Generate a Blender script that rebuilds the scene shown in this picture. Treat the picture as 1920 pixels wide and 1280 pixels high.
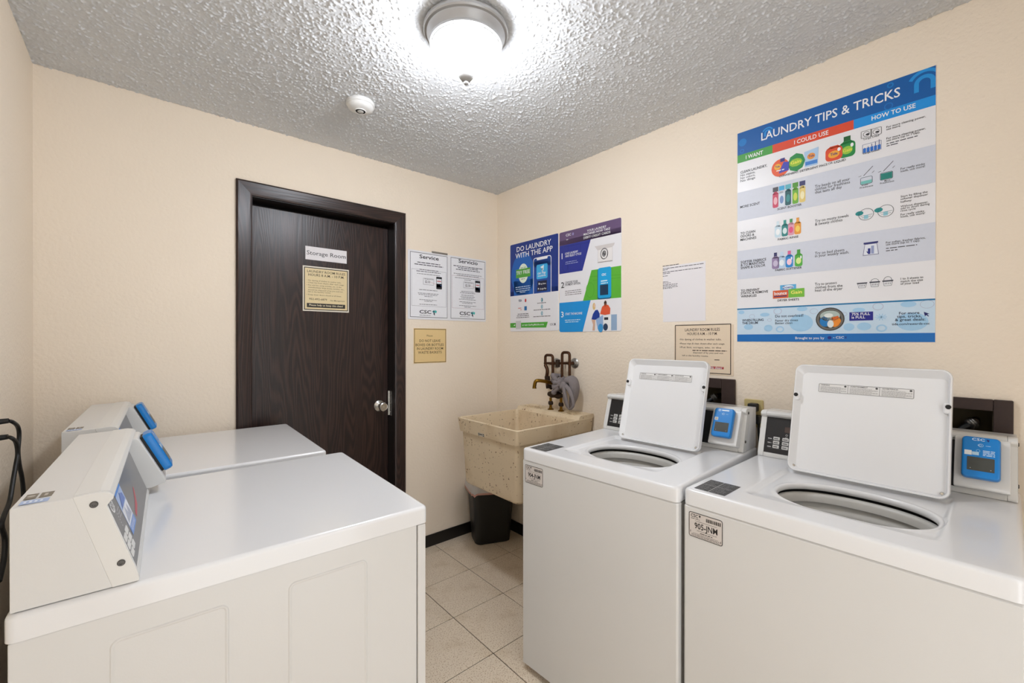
import bpy, bmesh, math, random
import numpy as np
from mathutils import Matrix, Vector

# ------------------------------------------------------------------ clean
for o in list(bpy.data.objects):
    bpy.data.objects.remove(o)
SC = bpy.context.scene
COL = SC.collection
R = math.radians
PI = math.pi

# ------------------------------------------------------------------ camera
F, YAW, PITCH, ROLL, SY = 805.27, 0.7102, -0.0021, 0.0005, -1.23
CAM = Vector((-1.955, -2.4374, 1.3263))
fw = Vector((math.sin(YAW) * math.cos(PITCH), math.cos(YAW) * math.cos(PITCH), math.sin(PITCH)))
_r = Vector((math.cos(YAW), -math.sin(YAW), 0))
_u = _r.cross(fw)
rt = _r * math.cos(ROLL) + _u * math.sin(ROLL)
up = -_r * math.sin(ROLL) + _u * math.cos(ROLL)
cd = bpy.data.cameras.new('camera')
cd.sensor_width = 36
cd.lens = F / 1920 * 36
cd.shift_y = SY / 1920
cd.clip_start = 0.02
co = bpy.data.objects.new('camera', cd)
COL.objects.link(co)
m = Matrix.Identity(4)
for i in range(3):
    m[i][0], m[i][1], m[i][2], m[i][3] = rt[i], up[i], -fw[i], CAM[i]
co.matrix_world = m
SC.camera = co


def pix(axis, val, U, V):
    """photo pixel -> point on the wall / floor plane it lies on"""
    d = fw + rt * ((U - 960) / F) - up * ((V - 640 - SY) / F)
    k = 'xyz'.index(axis)
    return CAM + d * ((val - CAM[k]) / d[k])


# ------------------------------------------------------------------ world / exposure
LAMP_POWER = 58.0
WORLD = 1.7
w = bpy.data.worlds.new('world')
SC.world = w
w.use_nodes = True
bg = w.node_tree.nodes['Background']
bg.inputs[0].default_value = (0.95, 0.975, 1.0, 1)
bg.inputs[1].default_value = WORLD
SC.view_settings.view_transform = 'Standard'
SC.view_settings.look = 'None'
SC.view_settings.gamma = 1
SC.view_settings.use_curve_mapping = False
SC.view_settings.exposure = 0.68

# ------------------------------------------------------------------ materials
def lin(c):
    c = c / 255
    return c / 12.92 if c <= .04045 else ((c + .055) / 1.055) ** 2.4


def rgb(r, g, b):
    return (lin(r), lin(g), lin(b), 1)


_mats = {}


def mat(name, col, rough=.5, metal=0, noise=0.0, nscale=20, bump=0, bscale=200, coat=0, emit=0, spec=.5, bdist=.002):
    if name in _mats:
        return _mats[name]
    M = bpy.data.materials.new(name)
    M.use_nodes = True
    nt = M.node_tree
    b = nt.nodes['Principled BSDF']
    c = rgb(*col)
    b.inputs['Base Color'].default_value = c
    b.inputs['Roughness'].default_value = rough
    b.inputs['Metallic'].default_value = metal
    b.inputs['Specular IOR Level'].default_value = spec
    b.inputs['Coat Weight'].default_value = coat
    b.inputs['Coat Roughness'].default_value = .08
    if emit:
        b.inputs['Emission Color'].default_value = c
        b.inputs['Emission Strength'].default_value = emit
    tc = nt.nodes.new('ShaderNodeTexCoord')
    if noise:
        n = nt.nodes.new('ShaderNodeTexNoise')
        n.inputs['Scale'].default_value = nscale
        n.inputs['Detail'].default_value = 4
        mx = nt.nodes.new('ShaderNodeMix')
        mx.data_type = 'RGBA'
        mx.inputs[6].default_value = tuple(max(0, v * (1 - noise)) for v in c[:3]) + (1,)
        mx.inputs[7].default_value = tuple(min(1, v * (1 + noise)) for v in c[:3]) + (1,)
        nt.links.new(tc.outputs['Object'], n.inputs['Vector'])
        nt.links.new(n.outputs['Fac'], mx.inputs[0])
        nt.links.new(mx.outputs[2], b.inputs['Base Color'])
    if bump:
        n2 = nt.nodes.new('ShaderNodeTexNoise')
        n2.inputs['Scale'].default_value = bscale
        n2.inputs['Detail'].default_value = 3
        bp = nt.nodes.new('ShaderNodeBump')
        bp.inputs['Strength'].default_value = bump
        bp.inputs['Distance'].default_value = bdist
        nt.links.new(tc.outputs['Object'], n2.inputs['Vector'])
        nt.links.new(n2.outputs['Fac'], bp.inputs['Height'])
        nt.links.new(bp.outputs['Normal'], b.inputs['Normal'])
    _mats[name] = M
    return M


def ink(r, g, b, rough=.45):
    return mat('ink_%02x%02x%02x' % (r, g, b), (r, g, b), rough, noise=.03, nscale=60)


def speckle(name, base, spot, scale, thr, rough, bump=0, stain=None):
    """base colour with small hard spots and soft large staining"""
    M = mat(name, base, rough, noise=.05, nscale=7)
    nt = M.node_tree
    b = nt.nodes['Principled BSDF']
    prev = b.inputs['Base Color'].links[0].from_socket
    tc = [n for n in nt.nodes if n.type == 'TEX_COORD'][0]
    if stain:
        n = nt.nodes.new('ShaderNodeTexNoise')
        n.inputs['Scale'].default_value = stain[1]
        n.inputs['Detail'].default_value = 6
        rp = nt.nodes.new('ShaderNodeValToRGB')
        rp.color_ramp.elements[0].position = .5
        rp.color_ramp.elements[1].position = .85
        mx = nt.nodes.new('ShaderNodeMix')
        mx.data_type = 'RGBA'
        mx.inputs[7].default_value = rgb(*stain[0])
        nt.links.new(tc.outputs['Object'], n.inputs['Vector'])
        nt.links.new(n.outputs['Fac'], rp.inputs[0])
        nt.links.new(rp.outputs[0], mx.inputs[0])
        nt.links.new(prev, mx.inputs[6])
        prev = mx.outputs[2]
    v = nt.nodes.new('ShaderNodeTexNoise')
    v.inputs['Scale'].default_value = scale
    v.inputs['Detail'].default_value = 2
    rp = nt.nodes.new('ShaderNodeValToRGB')
    rp.color_ramp.elements[0].position = thr
    rp.color_ramp.elements[1].position = thr + .05
    mx = nt.nodes.new('ShaderNodeMix')
    mx.data_type = 'RGBA'
    mx.inputs[7].default_value = rgb(*spot)
    nt.links.new(tc.outputs['Object'], v.inputs['Vector'])
    nt.links.new(v.outputs['Fac'], rp.inputs[0])
    nt.links.new(rp.outputs[0], mx.inputs[0])
    nt.links.new(prev, mx.inputs[6])
    nt.links.new(mx.outputs[2], b.inputs['Base Color'])
    return M


def wood(name, dark, light, horizontal=False):
    M = mat(name, dark, .34)
    nt = M.node_tree
    b = nt.nodes['Principled BSDF']
    tc = [n for n in nt.nodes if n.type == 'TEX_COORD'][0]
    mp = nt.nodes.new('ShaderNodeMapping')
    mp.inputs['Scale'].default_value = (.8, 1, 9) if horizontal else (9, 1, .8)
    n = nt.nodes.new('ShaderNodeTexNoise')
    n.inputs['Scale'].default_value = .9
    n.inputs['Detail'].default_value = 1.5
    nt.links.new(tc.outputs['Object'], mp.inputs['Vector'])
    nt.links.new(mp.outputs[0], n.inputs['Vector'])
    mul = nt.nodes.new('ShaderNodeMath')
    mul.operation = 'MULTIPLY'
    mul.inputs[1].default_value = 150
    nt.links.new(n.outputs['Fac'], mul.inputs[0])
    sn = nt.nodes.new('ShaderNodeMath')
    sn.operation = 'SINE'
    nt.links.new(mul.outputs[0], sn.inputs[0])
    # fine pores
    mp2 = nt.nodes.new('ShaderNodeMapping')
    mp2.inputs['Scale'].default_value = (6, 1, 260) if horizontal else (260, 1, 6)
    n2 = nt.nodes.new('ShaderNodeTexNoise')
    n2.inputs['Scale'].default_value = 1
    n2.inputs['Detail'].default_value = 3
    nt.links.new(tc.outputs['Object'], mp2.inputs['Vector'])
    nt.links.new(mp2.outputs[0], n2.inputs['Vector'])
    ad = nt.nodes.new('ShaderNodeMath')
    ad.operation = 'MULTIPLY_ADD'
    ad.inputs[1].default_value = .22
    nt.links.new(sn.outputs[0], ad.inputs[0])
    nt.links.new(n2.outputs['Fac'], ad.inputs[2])
    rp = nt.nodes.new('ShaderNodeValToRGB')
    rp.color_ramp.elements[0].position = .35
    rp.color_ramp.elements[0].color = rgb(*dark)
    rp.color_ramp.elements[1].position = .85
    rp.color_ramp.elements[1].color = rgb(*light)
    nt.links.new(ad.outputs[0], rp.inputs[0])
    nt.links.new(rp.outputs[0], b.inputs['Base Color'])
    bp = nt.nodes.new('ShaderNodeBump')
    bp.inputs['Strength'].default_value = .35
    bp.inputs['Distance'].default_value = .0008
    nt.links.new(ad.outputs[0], bp.inputs['Height'])
    nt.links.new(bp.outputs['Normal'], b.inputs['Normal'])
    return M


WALL = mat('cream_wall_paint', (244, 230, 211), .75, noise=.03, nscale=2, bump=.8, bscale=75, bdist=.003)
CEIL = mat('popcorn_ceiling', (212, 213, 214), .9, noise=.10, nscale=120)
WOOD = wood('dark_stained_oak', (33, 20, 17), (62, 41, 35))
WOODH = wood('dark_stained_oak_cross', (33, 20, 17), (62, 41, 35), True)
BLACKWOOD = mat('black_brown_paint', (22, 14, 12), .4, noise=.2, nscale=30)
BASEB = mat('black_vinyl', (18, 15, 14), .45, noise=.1)
TILE = speckle('beige_tile', (238, 222, 200), (190, 162, 130), 200, .575, .38, stain=((206, 184, 152), 5))
GROUT = mat('dark_grout', (44, 33, 27), .9, noise=.2, nscale=60)
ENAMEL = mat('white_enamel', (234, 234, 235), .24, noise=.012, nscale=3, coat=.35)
ENAMEL_SHADED = mat('white_enamel_shaded', (221, 220, 218), .30, noise=.03, nscale=3, bump=.05, bscale=300)  # same enamel, greyer: shading of fronts and sides put into the colour
PLASTIC = mat('white_plastic', (226, 225, 222), .32, noise=.015, nscale=8)
GREYPL = mat('grey_white_plastic', (205, 203, 198), .4, noise=.05, nscale=30)
DARK = mat('black_rubber', (14, 14, 14), .55, noise=.2)
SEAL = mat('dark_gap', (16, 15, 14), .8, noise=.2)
STEEL = mat('basket_steel', (120, 119, 117), .38, .7, noise=.08, nscale=40)
CHROME = mat('satin_chrome', (205, 203, 198), .25, 1, noise=.06, nscale=60)
PEWTER = mat('painted_pewter', (176, 175, 174), .42, .55, noise=.04, nscale=30)
NICKEL = mat('brushed_nickel', (160, 158, 154), .36, 1, noise=.05, nscale=30)
BLUE = mat('blue_reader_plastic', (10, 128, 208), .3, noise=.03)
SCREEN = mat('grey_lcd', (70, 72, 68), .25, noise=.1, nscale=60)
BLACKP = mat('black_panel', (26, 27, 32), .3, noise=.08, nscale=30)
GREYP = mat('grey_panel', (116, 115, 116), .28, noise=.04, nscale=10)
SINK = speckle('speckled_sink_plastic', (226, 206, 174), (110, 74, 44), 75, .655, .5, stain=((192, 160, 116), 6))
BRASS = mat('tarnished_brass', (132, 98, 34), .32, 1, noise=.3, nscale=60)
COPPER = mat('corroded_copper', (84, 58, 42), .45, .9, noise=.45, nscale=70)
VALVE = mat('crusted_valve', (60, 46, 34), .65, .6, noise=.5, nscale=120, bump=.6, bscale=300)
RAG = mat('grey_rag', (132, 124, 124), .9, noise=.15, nscale=40, bump=.4, bscale=500)
BIN = mat('black_bin_plastic', (12, 12, 12), .4, noise=.1)
BOXBR = mat('brown_metal_box', (52, 36, 31), .6, noise=.2, nscale=60, bump=.2, bscale=300)
BOXIN = mat('dark_box_inside', (76, 66, 46), .8, noise=.2, nscale=40)
OUTLET = mat('almond_plastic', (204, 186, 130), .4, noise=.03)
CORD = mat('black_cord', (10, 10, 10), .5, noise=.1)
PAPER = mat('white_paper', (236, 232, 234), .7, noise=.02, nscale=8)
BOARD = mat('white_board', (236, 235, 238), .35, noise=.015, nscale=8)
CREAM = mat('cream_sign', (234, 214, 178), .5, noise=.03, nscale=14)
TAN = mat('tan_sign', (234, 204, 146), .45, noise=.04, nscale=14)
PINKTAN = mat('faded_tan_sign', (234, 214, 188), .5, noise=.04, nscale=8)
GLOW = mat('lit_frosted_glass', (240, 246, 255), .4, emit=LAMP_POWER)
GLOW.node_tree.nodes['Principled BSDF'].inputs['Base Color'].default_value = (.9, .9, .9, 1)
LINER = mat('cloudy_bin_liner', (232, 228, 226), .35, noise=.08, nscale=30)
LINER.node_tree.nodes['Principled BSDF'].inputs['Transmission Weight'].default_value = .25


# ------------------------------------------------------------------ mesh helpers
def link(name, me, material, parent=None, smooth=True, ang=35):
    if isinstance(me, bmesh.types.BMesh):
        bm = me
        bmesh.ops.recalc_face_normals(bm, faces=bm.faces)
        me = bpy.data.meshes.new(name)
        bm.to_mesh(me)
        bm.free()
    if smooth:
        me.polygons.foreach_set('use_smooth', [True] * len(me.polygons))
        me.set_sharp_from_angle(angle=R(ang))
    if not me.materials:
        for mm in (material if isinstance(material, (list, tuple)) else [material]):
            me.materials.append(mm)
    o = bpy.data.objects.new(name, me)
    COL.objects.link(o)
    if parent:
        o.parent = parent
    if smooth and len(me.polygons) < 1200:
        md = o.modifiers.new('weighted_normal', 'WEIGHTED_NORMAL')
        md.keep_sharp = True
    return o


def tag(o, label=None, cat=None, group=None, kind=None):
    if label: o['label'] = label
    if cat: o['category'] = cat
    if group: o['group'] = group
    if kind: o['kind'] = kind
    return o


def thing(name, label, cat, loc=(0, 0, 0), rz=0, group=None):
    o = bpy.data.objects.new(name, None)
    o.empty_display_size = .05
    COL.objects.link(o)
    o.location = loc
    o.rotation_euler = (0, 0, rz)
    return tag(o, label, cat, group)


def box(bm, x0, x1, y0, y1, z0, z1, bev=0, seg=2, M=None):
    r = bmesh.ops.create_cube(bm, size=1)
    vs = r['verts']
    for v in vs:
        v.co = Vector(((x0 + x1) / 2 + v.co.x * (x1 - x0), (y0 + y1) / 2 + v.co.y * (y1 - y0), (z0 + z1) / 2 + v.co.z * (z1 - z0)))
    if M is not None:
        for v in vs: v.co = M @ v.co
    if bev:
        es = list({e for v in vs for e in v.link_edges})
        bmesh.ops.bevel(bm, geom=es, offset=bev, segments=seg, profile=.5, affect='EDGES')


def newbox(*a, **k):
    bm = bmesh.new()
    box(bm, *a, **k)
    return bm


def loft(bm, loops, cap0=True, cap1=True, M=None, closed=False):
    rows = []
    for lp in loops:
        rows.append([bm.verts.new(M @ Vector(p) if M is not None else Vector(p)) for p in lp])
    n = len(rows[0])
    for a, b in zip(rows, rows[1:]):
        for i in range(n):
            j = (i + 1) % n
            bm.faces.new((a[i], a[j], b[j], b[i]))
    if cap0: bm.faces.new(rows[0][::-1])
    if cap1: bm.faces.new(rows[-1])
    return rows


def rr(cx, cy, wd, hg, r, n=6):
    """rounded rectangle outline, (u,v) pairs"""
    r = max(1e-5, min(r, wd / 2 - 1e-5, hg / 2 - 1e-5))
    out = []
    for k, (sx, sy) in enumerate(((1, 1), (-1, 1), (-1, -1), (1, -1))):
        for i in range(n + 1):
            a = PI / 2 * (k + i / n)
            out.append((cx + sx * (wd / 2 - r) + r * math.cos(a), cy + sy * (hg / 2 - r) + r * math.sin(a)))
    return out


def circ(cx, cy, r, z, n=32, ry=None):
    ry = ry or r
    return [(cx + r * math.cos(2 * PI * i / n), cy + ry * math.sin(2 * PI * i / n), z) for i in range(n)]


def lathe(bm, prof, n=40, M=None, cap0=True, cap1=True):
    loft(bm, [circ(0, 0, max(r, 1e-4), z, n) for r, z in prof], cap0, cap1, M)


def frame_y(loop2, y):
    return [(u, y, v) for u, v in loop2]


def plate(bm, cx, cz, wd, hg, r, y_back, y_front, bev=.001, M=None, n=5):
    """rounded plate standing in xz, front towards -y"""
    L = [frame_y(rr(cx, cz, wd, hg, r, n), y_back),
         frame_y(rr(cx, cz, wd, hg, r, n), y_front + bev),
         frame_y(rr(cx, cz, wd - 2 * bev, hg - 2 * bev, r - bev, n), y_front)]
    loft(bm, L, M=M)


def prism_x(bm, poly, x0, x1, M=None, bev=0):
    loops = [[(x0, y, z) for y, z in poly], [(x1, y, z) for y, z in poly]]
    rows = loft(bm, loops, M=M)
    if bev:
        vs = [v for r_ in rows for v in r_]
        es = list({e for v in vs for e in v.link_edges})
        bmesh.ops.bevel(bm, geom=es, offset=bev, segments=2, profile=.5, affect='EDGES')


def spline(pts, sub=8):
    P = [Vector(p) for p in pts]
    P = [P[0] * 2 - P[1]] + P + [P[-1] * 2 - P[-2]]
    out = []
    for i in range(1, len(P) - 2):
        for k in range(sub):
            t = k / sub
            a, b, c, d = P[i - 1], P[i], P[i + 1], P[i + 2]
            out.append(.5 * ((2 * b) + (c - a) * t + (2 * a - 5 * b + 4 * c - d) * t * t + (3 * b - a - 3 * c + d) * t ** 3))
    out.append(P[-2])
    return out


def tube(bm, pts, r, n=12, sub=0, flat=1.0, cap=True):
    """sweep a circle (or flattened ellipse) along a path; r may be a list"""
    if sub: pts = spline(pts, sub)
    pts = [Vector(p) for p in pts]
    N = len(pts)
    rad = r if isinstance(r, (list, tuple)) else [r] * N
    if len(rad) != N:
        rad = [rad[0] + (rad[-1] - rad[0]) * i / (N - 1) if len(rad) == 2 else np.interp(i / (N - 1), np.linspace(0, 1, len(rad)), rad) for i in range(N)]
    loops = []
    nrm = None
    for i, p in enumerate(pts):
        t = (pts[min(i + 1, N - 1)] - pts[max(i - 1, 0)]).normalized()
        if nrm is None:
            nrm = t.orthogonal().normalized()
        nrm = (nrm - t * nrm.dot(t))
        nrm = nrm.normalized() if nrm.length > 1e-6 else t.orthogonal().normalized()
        bi = t.cross(nrm)
        loops.append([p + nrm * (rad[i] * math.cos(2 * PI * k / n)) + bi * (rad[i] * flat * math.sin(2 * PI * k / n)) for k in range(n)])
    loft(bm, loops, cap, cap)


def axis_M(loc, direction):
    """matrix taking +z to direction"""
    q = Vector(direction).to_track_quat('Z', 'Y')
    return Matrix.Translation(loc) @ q.to_matrix().to_4x4()


# ------------------------------------------------------------------ print (lettering and flat artwork)
_glyph = {}


def text_geo(s, weight=0.0, res=2):
    key = (s, weight)
    if key in _glyph: return _glyph[key]
    c = bpy.data.curves.new('t', 'FONT')
    c.body = s
    c.resolution_u = res
    c.offset = weight
    c.fill_mode = 'FRONT'
    o = bpy.data.objects.new('t', c)
    COL.objects.link(o)
    dg = bpy.context.evaluated_depsgraph_get()
    me = o.evaluated_get(dg).to_mesh()
    V = [(v.co.x, v.co.y) for v in me.vertices]
    Fs = [tuple(p.vertices) for p in me.polygons]
    o.evaluated_get(dg).to_mesh_clear()
    bpy.data.objects.remove(o)
    bpy.data.curves.remove(c)
    if V:
        x0 = min(v[0] for v in V)
        wd = max(v[0] for v in V) - x0
        V = [(v[0] - x0, v[1]) for v in V]
    else:
        wd = .1
    _glyph[key] = (V, Fs, wd)
    return _glyph[key]


CAPH = .655


class Print:
    """flat print in the xz plane of a parent (front towards -y); one part per layer, faces coloured by ink"""

    def __init__(self, parent, y=0.0, M=None, conv=None):
        self.parent, self.y, self.M, self.conv = parent, y, M, conv
        self.layers = {}
        self.h, self.serial, self.name, self.sub, self.lim = 1, 0, 'print', None, None

    def L(self, name, h=1):
        self.name, self.h = name, h
        return self

    def new(self):
        """start a new piece: what follows becomes parts of its own"""
        self.serial += 1
        return self

    def _add(self, pts, faces, col):
        key = self.sub or (self.name, self.serial)
        if self.lim:
            pts = [(min(max(x, -self.lim[0]), self.lim[0]), min(max(z, self.lim[1]), self.lim[2])) for x, z in pts]
        V, Fs, Mi, mats = self.layers.setdefault(key, ([], [], [], []))
        mt = ink(*col)
        if mt not in mats: mats.append(mt)
        k = mats.index(mt)
        base = len(V)
        yy = self.y - .00025 * self.h
        for x, z in pts:
            p = Vector((x, yy, z))
            V.append(self.M @ p if self.M is not None else p)
        for f in faces:
            Fs.append(tuple(base + i for i in f))
            Mi.append(k)

    def c(self, p):
        return self.conv(*p) if self.conv else p

    def poly(self, pts, col):
        P = [self.c(p) for p in pts]
        a = sum(P[i - 1][0] * P[i][1] - P[i][0] * P[i - 1][1] for i in range(len(P)))
        if a < 0: P = P[::-1]
        self._add(P, [tuple(range(len(P)))], col)
        return self

    def rect(self, a, b, col, r=0):
        (x0, z0), (x1, z1) = self.c(a), self.c(b)
        self._add(rr((x0 + x1) / 2, (z0 + z1) / 2, abs(x1 - x0), abs(z1 - z0), r, 4 if r else 1), [tuple(range(20 if r else 8))], col)
        return self

    def frame(self, a, b, t, col, r=0):
        (x0, z0), (x1, z1) = self.c(a), self.c(b)
        cx, cz, wd, hg = (x0 + x1) / 2, (z0 + z1) / 2, abs(x1 - x0), abs(z1 - z0)
        o = rr(cx, cz, wd, hg, r, 4)
        i = rr(cx, cz, wd - 2 * t, hg - 2 * t, max(r - t, 0), 4)
        n = len(o)
        self._add(o + i, [(k, (k + 1) % n, n + (k + 1) % n, n + k) for k in range(n)], col)
        return self

    def disc(self, a, rx, col, rz=None, n=20):
        x, z = self.c(a)
        rz = rz or rx
        self._add([(x + rx * math.cos(2 * PI * i / n), z + rz * math.sin(2 * PI * i / n)) for i in range(n)], [tuple(range(n))], col)
        return self

    def ring(self, a, rx, t, col, rz=None, n=20):
        x, z = self.c(a)
        rz = rz or rx
        o = [(x + rx * math.cos(2 * PI * i / n), z + rz * math.sin(2 * PI * i / n)) for i in range(n)]
        q = [(x + (rx - t) * math.cos(2 * PI * i / n), z + (rz - t) * math.sin(2 * PI * i / n)) for i in range(n)]
        self._add(o + q, [(k, (k + 1) % n, n + (k + 1) % n, n + k) for k in range(n)], col)
        return self

    def line(self, a, b, t, col):
        A, B = Vector(self.c(a)), Vector(self.c(b))
        d = (B - A)
        if d.length < 1e-6: return self
        n = Vector((-d.y, d.x)).normalized() * t / 2
        self._add([tuple(A - n), tuple(B - n), tuple(B + n), tuple(A + n)], [(0, 1, 2, 3)], col)
        return self

    def text(self, s, a, b, cap, col, weight=.012, straight=True):
        """baseline from a to b, capital height cap (same units as a, b)"""
        A, B = self.c(a), self.c(b)
        z = (A[1] + B[1]) / 2
        if self.conv:
            T = self.c((a[0], a[1] - cap))
            ch = T[1] - A[1]
        else:
            ch = cap
        V, Fs, wd = text_geo(s, weight * .5)
        sx = (B[0] - A[0]) / wd
        sz = ch / CAPH
        if len(s) == 1: sx = min(sx, 1.15 * sz)
        self.nt = getattr(self, 'nt', 0) + 1
        self.sub = (self.name, 1000 + self.nt)
        self._add([(A[0] + x * sx, z + y * sz) for x, y in V], Fs, col)
        self.sub = None
        return self

    def dashes(self, a, b, hgt, col, seed=0):
        """a line of print too small to read: word-long marks"""
        A, B = self.c(a), self.c(b)
        rnd = random.Random(seed * 77 + int(A[0] * 1e5) + int(A[1] * 1e5))
        if self.conv:
            T = self.c((a[0], a[1] - hgt))
            hgt = T[1] - A[1]
        x, z = A[0], (A[1] + B[1]) / 2
        self.sub = ('small_print', 0)
        while x < B[0]:
            wl = hgt * rnd.uniform(1.2, 4.5)
            x1 = min(B[0], x + wl)
            # letters as small uprights joined by a thin bar
            self._add([(x, z), (x1, z), (x1, z + hgt * .62), (x, z + hgt * .62)], [(0, 1, 2, 3)], col)
            x = x1 + hgt * .55
        self.sub = None
        return self

    def done(self):
        out = []
        for (name, _), (V, Fs, Mi, mats) in self.layers.items():
            if not V: continue
            me = bpy.data.meshes.new(name)
            me.from_pydata([tuple(v) for v in V], [], Fs)
            for mt in mats: me.materials.append(mt)
            me.polygons.foreach_set('material_index', Mi)
            me.update()
            o = link(name, me, None, self.parent, smooth=False)
            if name in ('small_print', 'drum_ornament', 'header_ornament', 'bar_code'): o['kind'] = 'stuff'
            out.append(o)
        return out


def wall_conv(t, axis, val, off, s):
    """crop pixel -> local (x,z) of a sign whose Empty stands on that wall"""
    inv = (Matrix.Translation(t.location) @ Matrix.Rotation(t.rotation_euler.z, 4, 'Z')).inverted()

    def f(a, b):
        p = inv @ pix(axis, val, off[0] + a * s, off[1] + b * s)
        return (p.x, p.z)
    return f


# ------------------------------------------------------------------ the room
W_, H_ = 2.2726, 2.382
YF = -3.1                      # wall behind the camera
DX0, DX1, DZ = -1.548, -.797, 2.035   # storage door opening
T = .14


def struct(name, bm, mt, smooth=False, parent=None):
    o = link(name, bm, mt, parent, smooth)
    if parent is None: o['kind'] = 'structure'
    return o


bm = bmesh.new()
box(bm, -W_ - T, DX0, 0, T, -.02, H_ + .02)
box(bm, DX1, T, 0, T, -.02, H_ + .02)
box(bm, DX0, DX1, 0, T, DZ, H_ + .02)
struct('wall_back', bm, WALL)
bm = bmesh.new()
# right wall with two openings for the washer supply boxes
YB = [(-1.60, -1.345), (-2.402, -2.17)]
ZB0, ZB1 = .93, 1.112
segs = [(YF - T, YB[1][0]), (YB[1][1], YB[0][0]), (YB[0][1], 0)]
for a, b in segs: box(bm, 0, T, a, b, -.02, H_ + .02)
for a, b in YB:
    box(bm, 0, T, a, b, -.02, ZB0)
    box(bm, 0, T, a, b, ZB1, H_ + .02)
struct('wall_right', bm, WALL)
struct('wall_left', newbox(-W_ - T, -W_, YF - T, 0, -.02, H_ + .02), WALL)
bm = bmesh.new()
OX0, OX1 = -2.05, -1.05        # open doorway behind the camera
box(bm, -W_, OX0, YF - T, YF, -.02, H_ + .02)
box(bm, OX1, 0, YF - T, YF, -.02, H_ + .02)
box(bm, OX0, OX1, YF - T, YF, 2.1, H_ + .02)
struct('wall_front', bm, WALL)

# floor: grout bed and single tiles
fl = struct('floor', newbox(-W_, 0, YF, 0, -.06, -.0025), GROUT)
TS = .3065
xt0, yt0 = -.5229, -.7014
full = None
for i in range(-7, 3):
    for j in range(-9, 4):
        x0, x1 = xt0 + i * TS, xt0 + (i + 1) * TS
        y0, y1 = yt0 + j * TS, yt0 + (j + 1) * TS
        cx0, cx1, cy0, cy1 = max(x0, -W_), min(x1, 0), max(y0, YF), min(y1, 0)
        if cx1 - cx0 < .02 or cy1 - cy0 < .02: continue
        g = .0016
        isfull = (cx0, cx1, cy0, cy1) == (x0, x1, y0, y1)
        if isfull and full is not None:
            t = bpy.data.objects.new('tile', full)
            COL.objects.link(t)
            t.parent = fl
            t.location = (x0, y0, 0)
        else:
            t = link('tile', newbox(g, cx1 - cx0 - g, g, cy1 - cy0 - g, -.008, 0, .0012, 1), TILE, fl)
            t.location = (cx0, cy0, 0)
            if isfull: full = t.data

# popcorn ceiling: real relief
rng = np.random.default_rng(5)
step = .0026
YC = -2.45                     # behind this line the ceiling is never seen
nx, ny = int(W_ / step), int((-YC) / step)


def blur(a, k):
    for ax in (0, 1):
        s_ = np.zeros_like(a)
        for d in range(-k, k + 1): s_ += np.roll(a, d, ax)
        a = s_ / (2 * k + 1)
    return a


h1 = blur(rng.standard_normal((nx + 1, ny + 1)), 1)
h1 /= h1.std()
h2 = blur(rng.standard_normal((nx + 1, ny + 1)), 1)
h2 /= h2.std()
h3 = blur(blur(rng.standard_normal((nx + 1, ny + 1)), 6), 6)
h3 /= h3.std()
hh = np.clip(h1 + .25 * h3 - .25, 0, 2.2) * .0024 + np.clip(h2 - .8, 0, 2) * .0013
X, Y = np.meshgrid(np.linspace(-W_, 0, nx + 1), np.linspace(YC, 0, ny + 1), indexing='ij')
V = np.stack([X, Y, H_ - hh], -1).reshape(-1, 3).astype(np.float32)
I = np.arange((nx + 1) * (ny + 1)).reshape(nx + 1, ny + 1)
Q = np.stack([I[:-1, :-1], I[:-1, 1:], I[1:, 1:], I[1:, :-1]], -1).reshape(-1, 4)
me = bpy.data.meshes.new('ceiling')
me.vertices.add(len(V))
me.vertices.foreach_set('co', V.ravel())
me.loops.add(Q.size)
me.loops.foreach_set('vertex_index', Q.ravel().astype(np.int32))
me.polygons.add(len(Q))
me.polygons.foreach_set('loop_start', np.arange(0, Q.size, 4, dtype=np.int32))
me.polygons.foreach_set('use_smooth', np.ones(len(Q), dtype=bool))
me.update()
me.materials.append(CEIL)
ce = bpy.data.objects.new('ceiling', me)
COL.objects.link(ce)
ce['kind'] = 'structure'
bm = newbox(-W_ - T, T, YF - T, T, H_ + .001, H_ + .1)
box(bm, -W_, 0, YF, YC, H_ - .002, H_ + .001)
link('ceiling_slab', bm, CEIL, ce, smooth=False)

# baseboards
struct('baseboard_back', newbox(DX1 + .075, 0, -.008, 0, 0, .075, .002), BASEB)
struct('baseboard_left', newbox(-W_, -W_ + .008, YF, 0, 0, .075, .002), BASEB)
struct('baseboard_right', newbox(-.008, 0, YF, -.008, 0, .075, .002), BASEB)
bmx = newbox(-W_ + .008, DX0 - .075, -.008, 0, 0, .075, .002)
struct('baseboard_corner', bmx, BASEB)

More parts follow.
